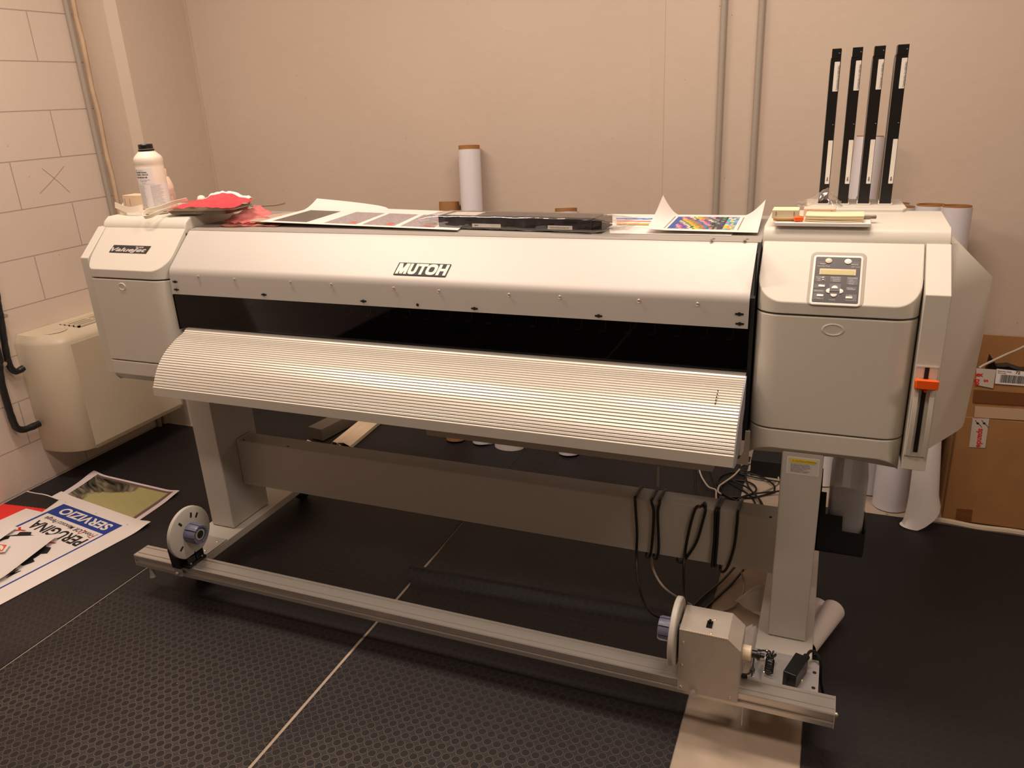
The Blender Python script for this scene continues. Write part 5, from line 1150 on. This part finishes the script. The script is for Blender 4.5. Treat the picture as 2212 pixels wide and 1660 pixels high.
fit('Fond. Off. Mencucci Perugia', .045, .372, .096, .022, .25, .008, INKT); fit('F', .026, .044, .090, .034, .2, .01, REDP); fit('O', .098, .118, .094, .030, .2, .01, REDP)
fit('PERUGINA', .024, .372, .133, .055, .0, .025, INKT); fit('MC', .048, .095, .385, .050, .1, .03, INKT)
mb = MB()   # black gear beneath
ring_ = []
gc = (.235, .315)
for k in range(96):
    th = 2*math.pi*k/96; r_ = .17 if (k//6) % 2 else .145; ring_.append((gc[0]+r_*math.cos(th), gc[1]+r_*.62*math.sin(th)*1.15))
inn = [(gc[0]+.115*math.cos(2*math.pi*k/96), gc[1]+.08*math.sin(2*math.pi*k/96)) for k in range(96)]
vs = [PP(a, b, .0007) for a, b in ring_]+[PP(a, b, .0007) for a, b in inn]
mb.add(vs, [(k, (k+1) % 96, 96+(k+1) % 96, 96+k) for k in range(96)]); build('gear_emblem', mb, INKT, o)
mb = MB()
for a0, b0 in ((.12, .205), (.335, .205)):
    pts_ = [(0, 0), (.03, .006), (.05, -.006), (.058, .002), (.038, .012), (.046, .024), (.036, .022), (.022, .012), (.004, .008)]
    mb.add([PP(a0+x, b0+y, .0008) for x, y in pts_], [tuple(range(len(pts_)))])
build('red_mark', mb, REDP, o)
for a, b in ((-.012, -.012), (.20, -.012), (.42, -.012)): build('register_dot', MB().lathe([(.002, 0), (.002, .0003)], Matrix.Translation(PP(a, b, .0006)), 8), INKT, o)
# horse study print
hq = [V(-2.547, 1.985, 0), V(-2.5655, 2.238, 0), V(-3.1205, 2.2707, 0), V(-3.09, 2.0, 0)]
hq = [V(-3.083, 2.005, 0), V(-2.547, 1.962, 0), V(-2.5655, 2.238, 0), V(-3.1205, 2.2707, 0)]
def hcol(u, v):
    if u < .07 or u > .955 or v > .955: return (.91, .87, .88)
    if u > .92 or v > .90: return (.45, .36, .36)
    wu = u+.10*noise.noise(Vector((u*3, v*3, 9))); wv = v+.12*noise.noise(Vector((u*4, v*3, 5)))
    n1 = noise.noise(Vector((wu*6+wv*4, wv*1.5-wu*1.0, 1.7))); n2 = noise.noise(Vector((wu*26+wv*18, wv*5-wu*5, 4)))
    hb = .20+.42*v+.10*math.sin(v*9+1)
    e = (hb-u)/.05+n2*1.2
    if e > 0:
        k = .30+.30*n1+.30*n2+(.12 if u < .3 and v < .5 else 0)
        k = min(.62, max(.07, k)); t = min(1, e); g = (.70, .68, .47)
        return tuple(a*t+b*(1-t) for a, b in zip((k, k*.95, k*.80), g))
    return (.70+.02*n2, .68+.02*n2, .47)
def hsh(u, v):
    p = quad(hq, u, v); p.z = .0052+.010*math.exp(-((1-u)/.08)**2-((1-v)/.25)**2)+.012*math.exp(-(u/.08)**2-((1-v)/.3)**2); return p
o = build('drawing_print', MB().grid(hsh, 220, 130, col=hcol, thick=.0006), PRINT, smooth=60); tag(o, 'print of a dark drawing on yellow-green ground, farthest of the floor prints', 'print')
# red and black print
rq = [V(-3.12, 1.80, 0), V(-2.96, 2.02, 0), V(-3.245, 2.045, 0), V(-3.255, 1.80, 0)]
rq = [V(-3.262, 1.72, 0), V(-2.98, 1.74, 0), V(-3.04, 2.02, 0), V(-3.262, 2.035, 0)]
def rcol(u, v):
    if v > .985 or u < .012: return (.93, .90, .90)
    if v > .62+.10*u: return (.10, .085, .10)
    if v > .35-.12*math.sin(u*3): return (.93, .18, .16)
    return (.93, .89, .88)
o = build('red_black_print', MB().grid(lambda u, v: quad(rq, u, v)+V(0, 0, .0050+.003*v*v+.008*math.exp(-((u-.6)/.3)**2)*max(0, v-.8)*5), 110, 110, col=rcol, thick=.0006), PRINT, smooth=60); tag(o, 'glossy red and black print beside the block wall, under the white sheets', 'print')
# white sheets on top
def ws(name, label, pts, z, curl=None, m=PAPERG, thick=.0007):
    q = [V(x, y, 0) for x, y in pts]
    def fn(u, v):
        p = quad(q, u, v); p.z = z+(curl(u, v) if curl else 0); return p
    o = build(name, MB().grid(fn, 20, 20, thick=thick), m, smooth=60); return tag(o, label, 'sheet')
def S8(x, y, z=.02): q = at(x/5.355, 1010+y/5.355, Z=z); return (max(q.x, XL+.01), q.y)
ws('white_sheet', 'white sheet lying over the left part of the red and black print', [S8(-380, 1000), S8(0, 835), S8(205, 692), S8(-60, 660)], .0205, lambda u, v: .002*math.sin(3*u)*v)
ws('white_sheet', 'white sheet lying over the poster reading SERVIZIO, its right edge slightly lifted', [S8(-420, 1500), S8(70, 1272), S8(702, 786), S8(120, 800)], .0205, lambda u, v: .007*u**3)
qb = [V(*S8(-170, 990, .03), 0), V(*S8(60, 985, .03), 0), V(*S8(125, 895, .03), 0), V(*S8(-60, 850, .03), 0)]
def bcol(u, v):
    if .12 < u < .82 and .12 < v < .85:
        if .18 < u < .76 and .2 < v < .78: return (.93, .55, .15) if (u*1.3+v) % .5 < .2 else (.97, .94, .9)
        return (.85, .12, .12)
    return (.95, .92, .9)
ob = build('sticker_proof', MB().grid(lambda u, v: quad(qb, u, v)+V(0, 0, .0270+.006*u*u), 40, 40, col=bcol, thick=.0006), PRINT, smooth=60); tag(ob, 'small white paper with a red and orange badge print, cut by the left frame edge', 'sticker')
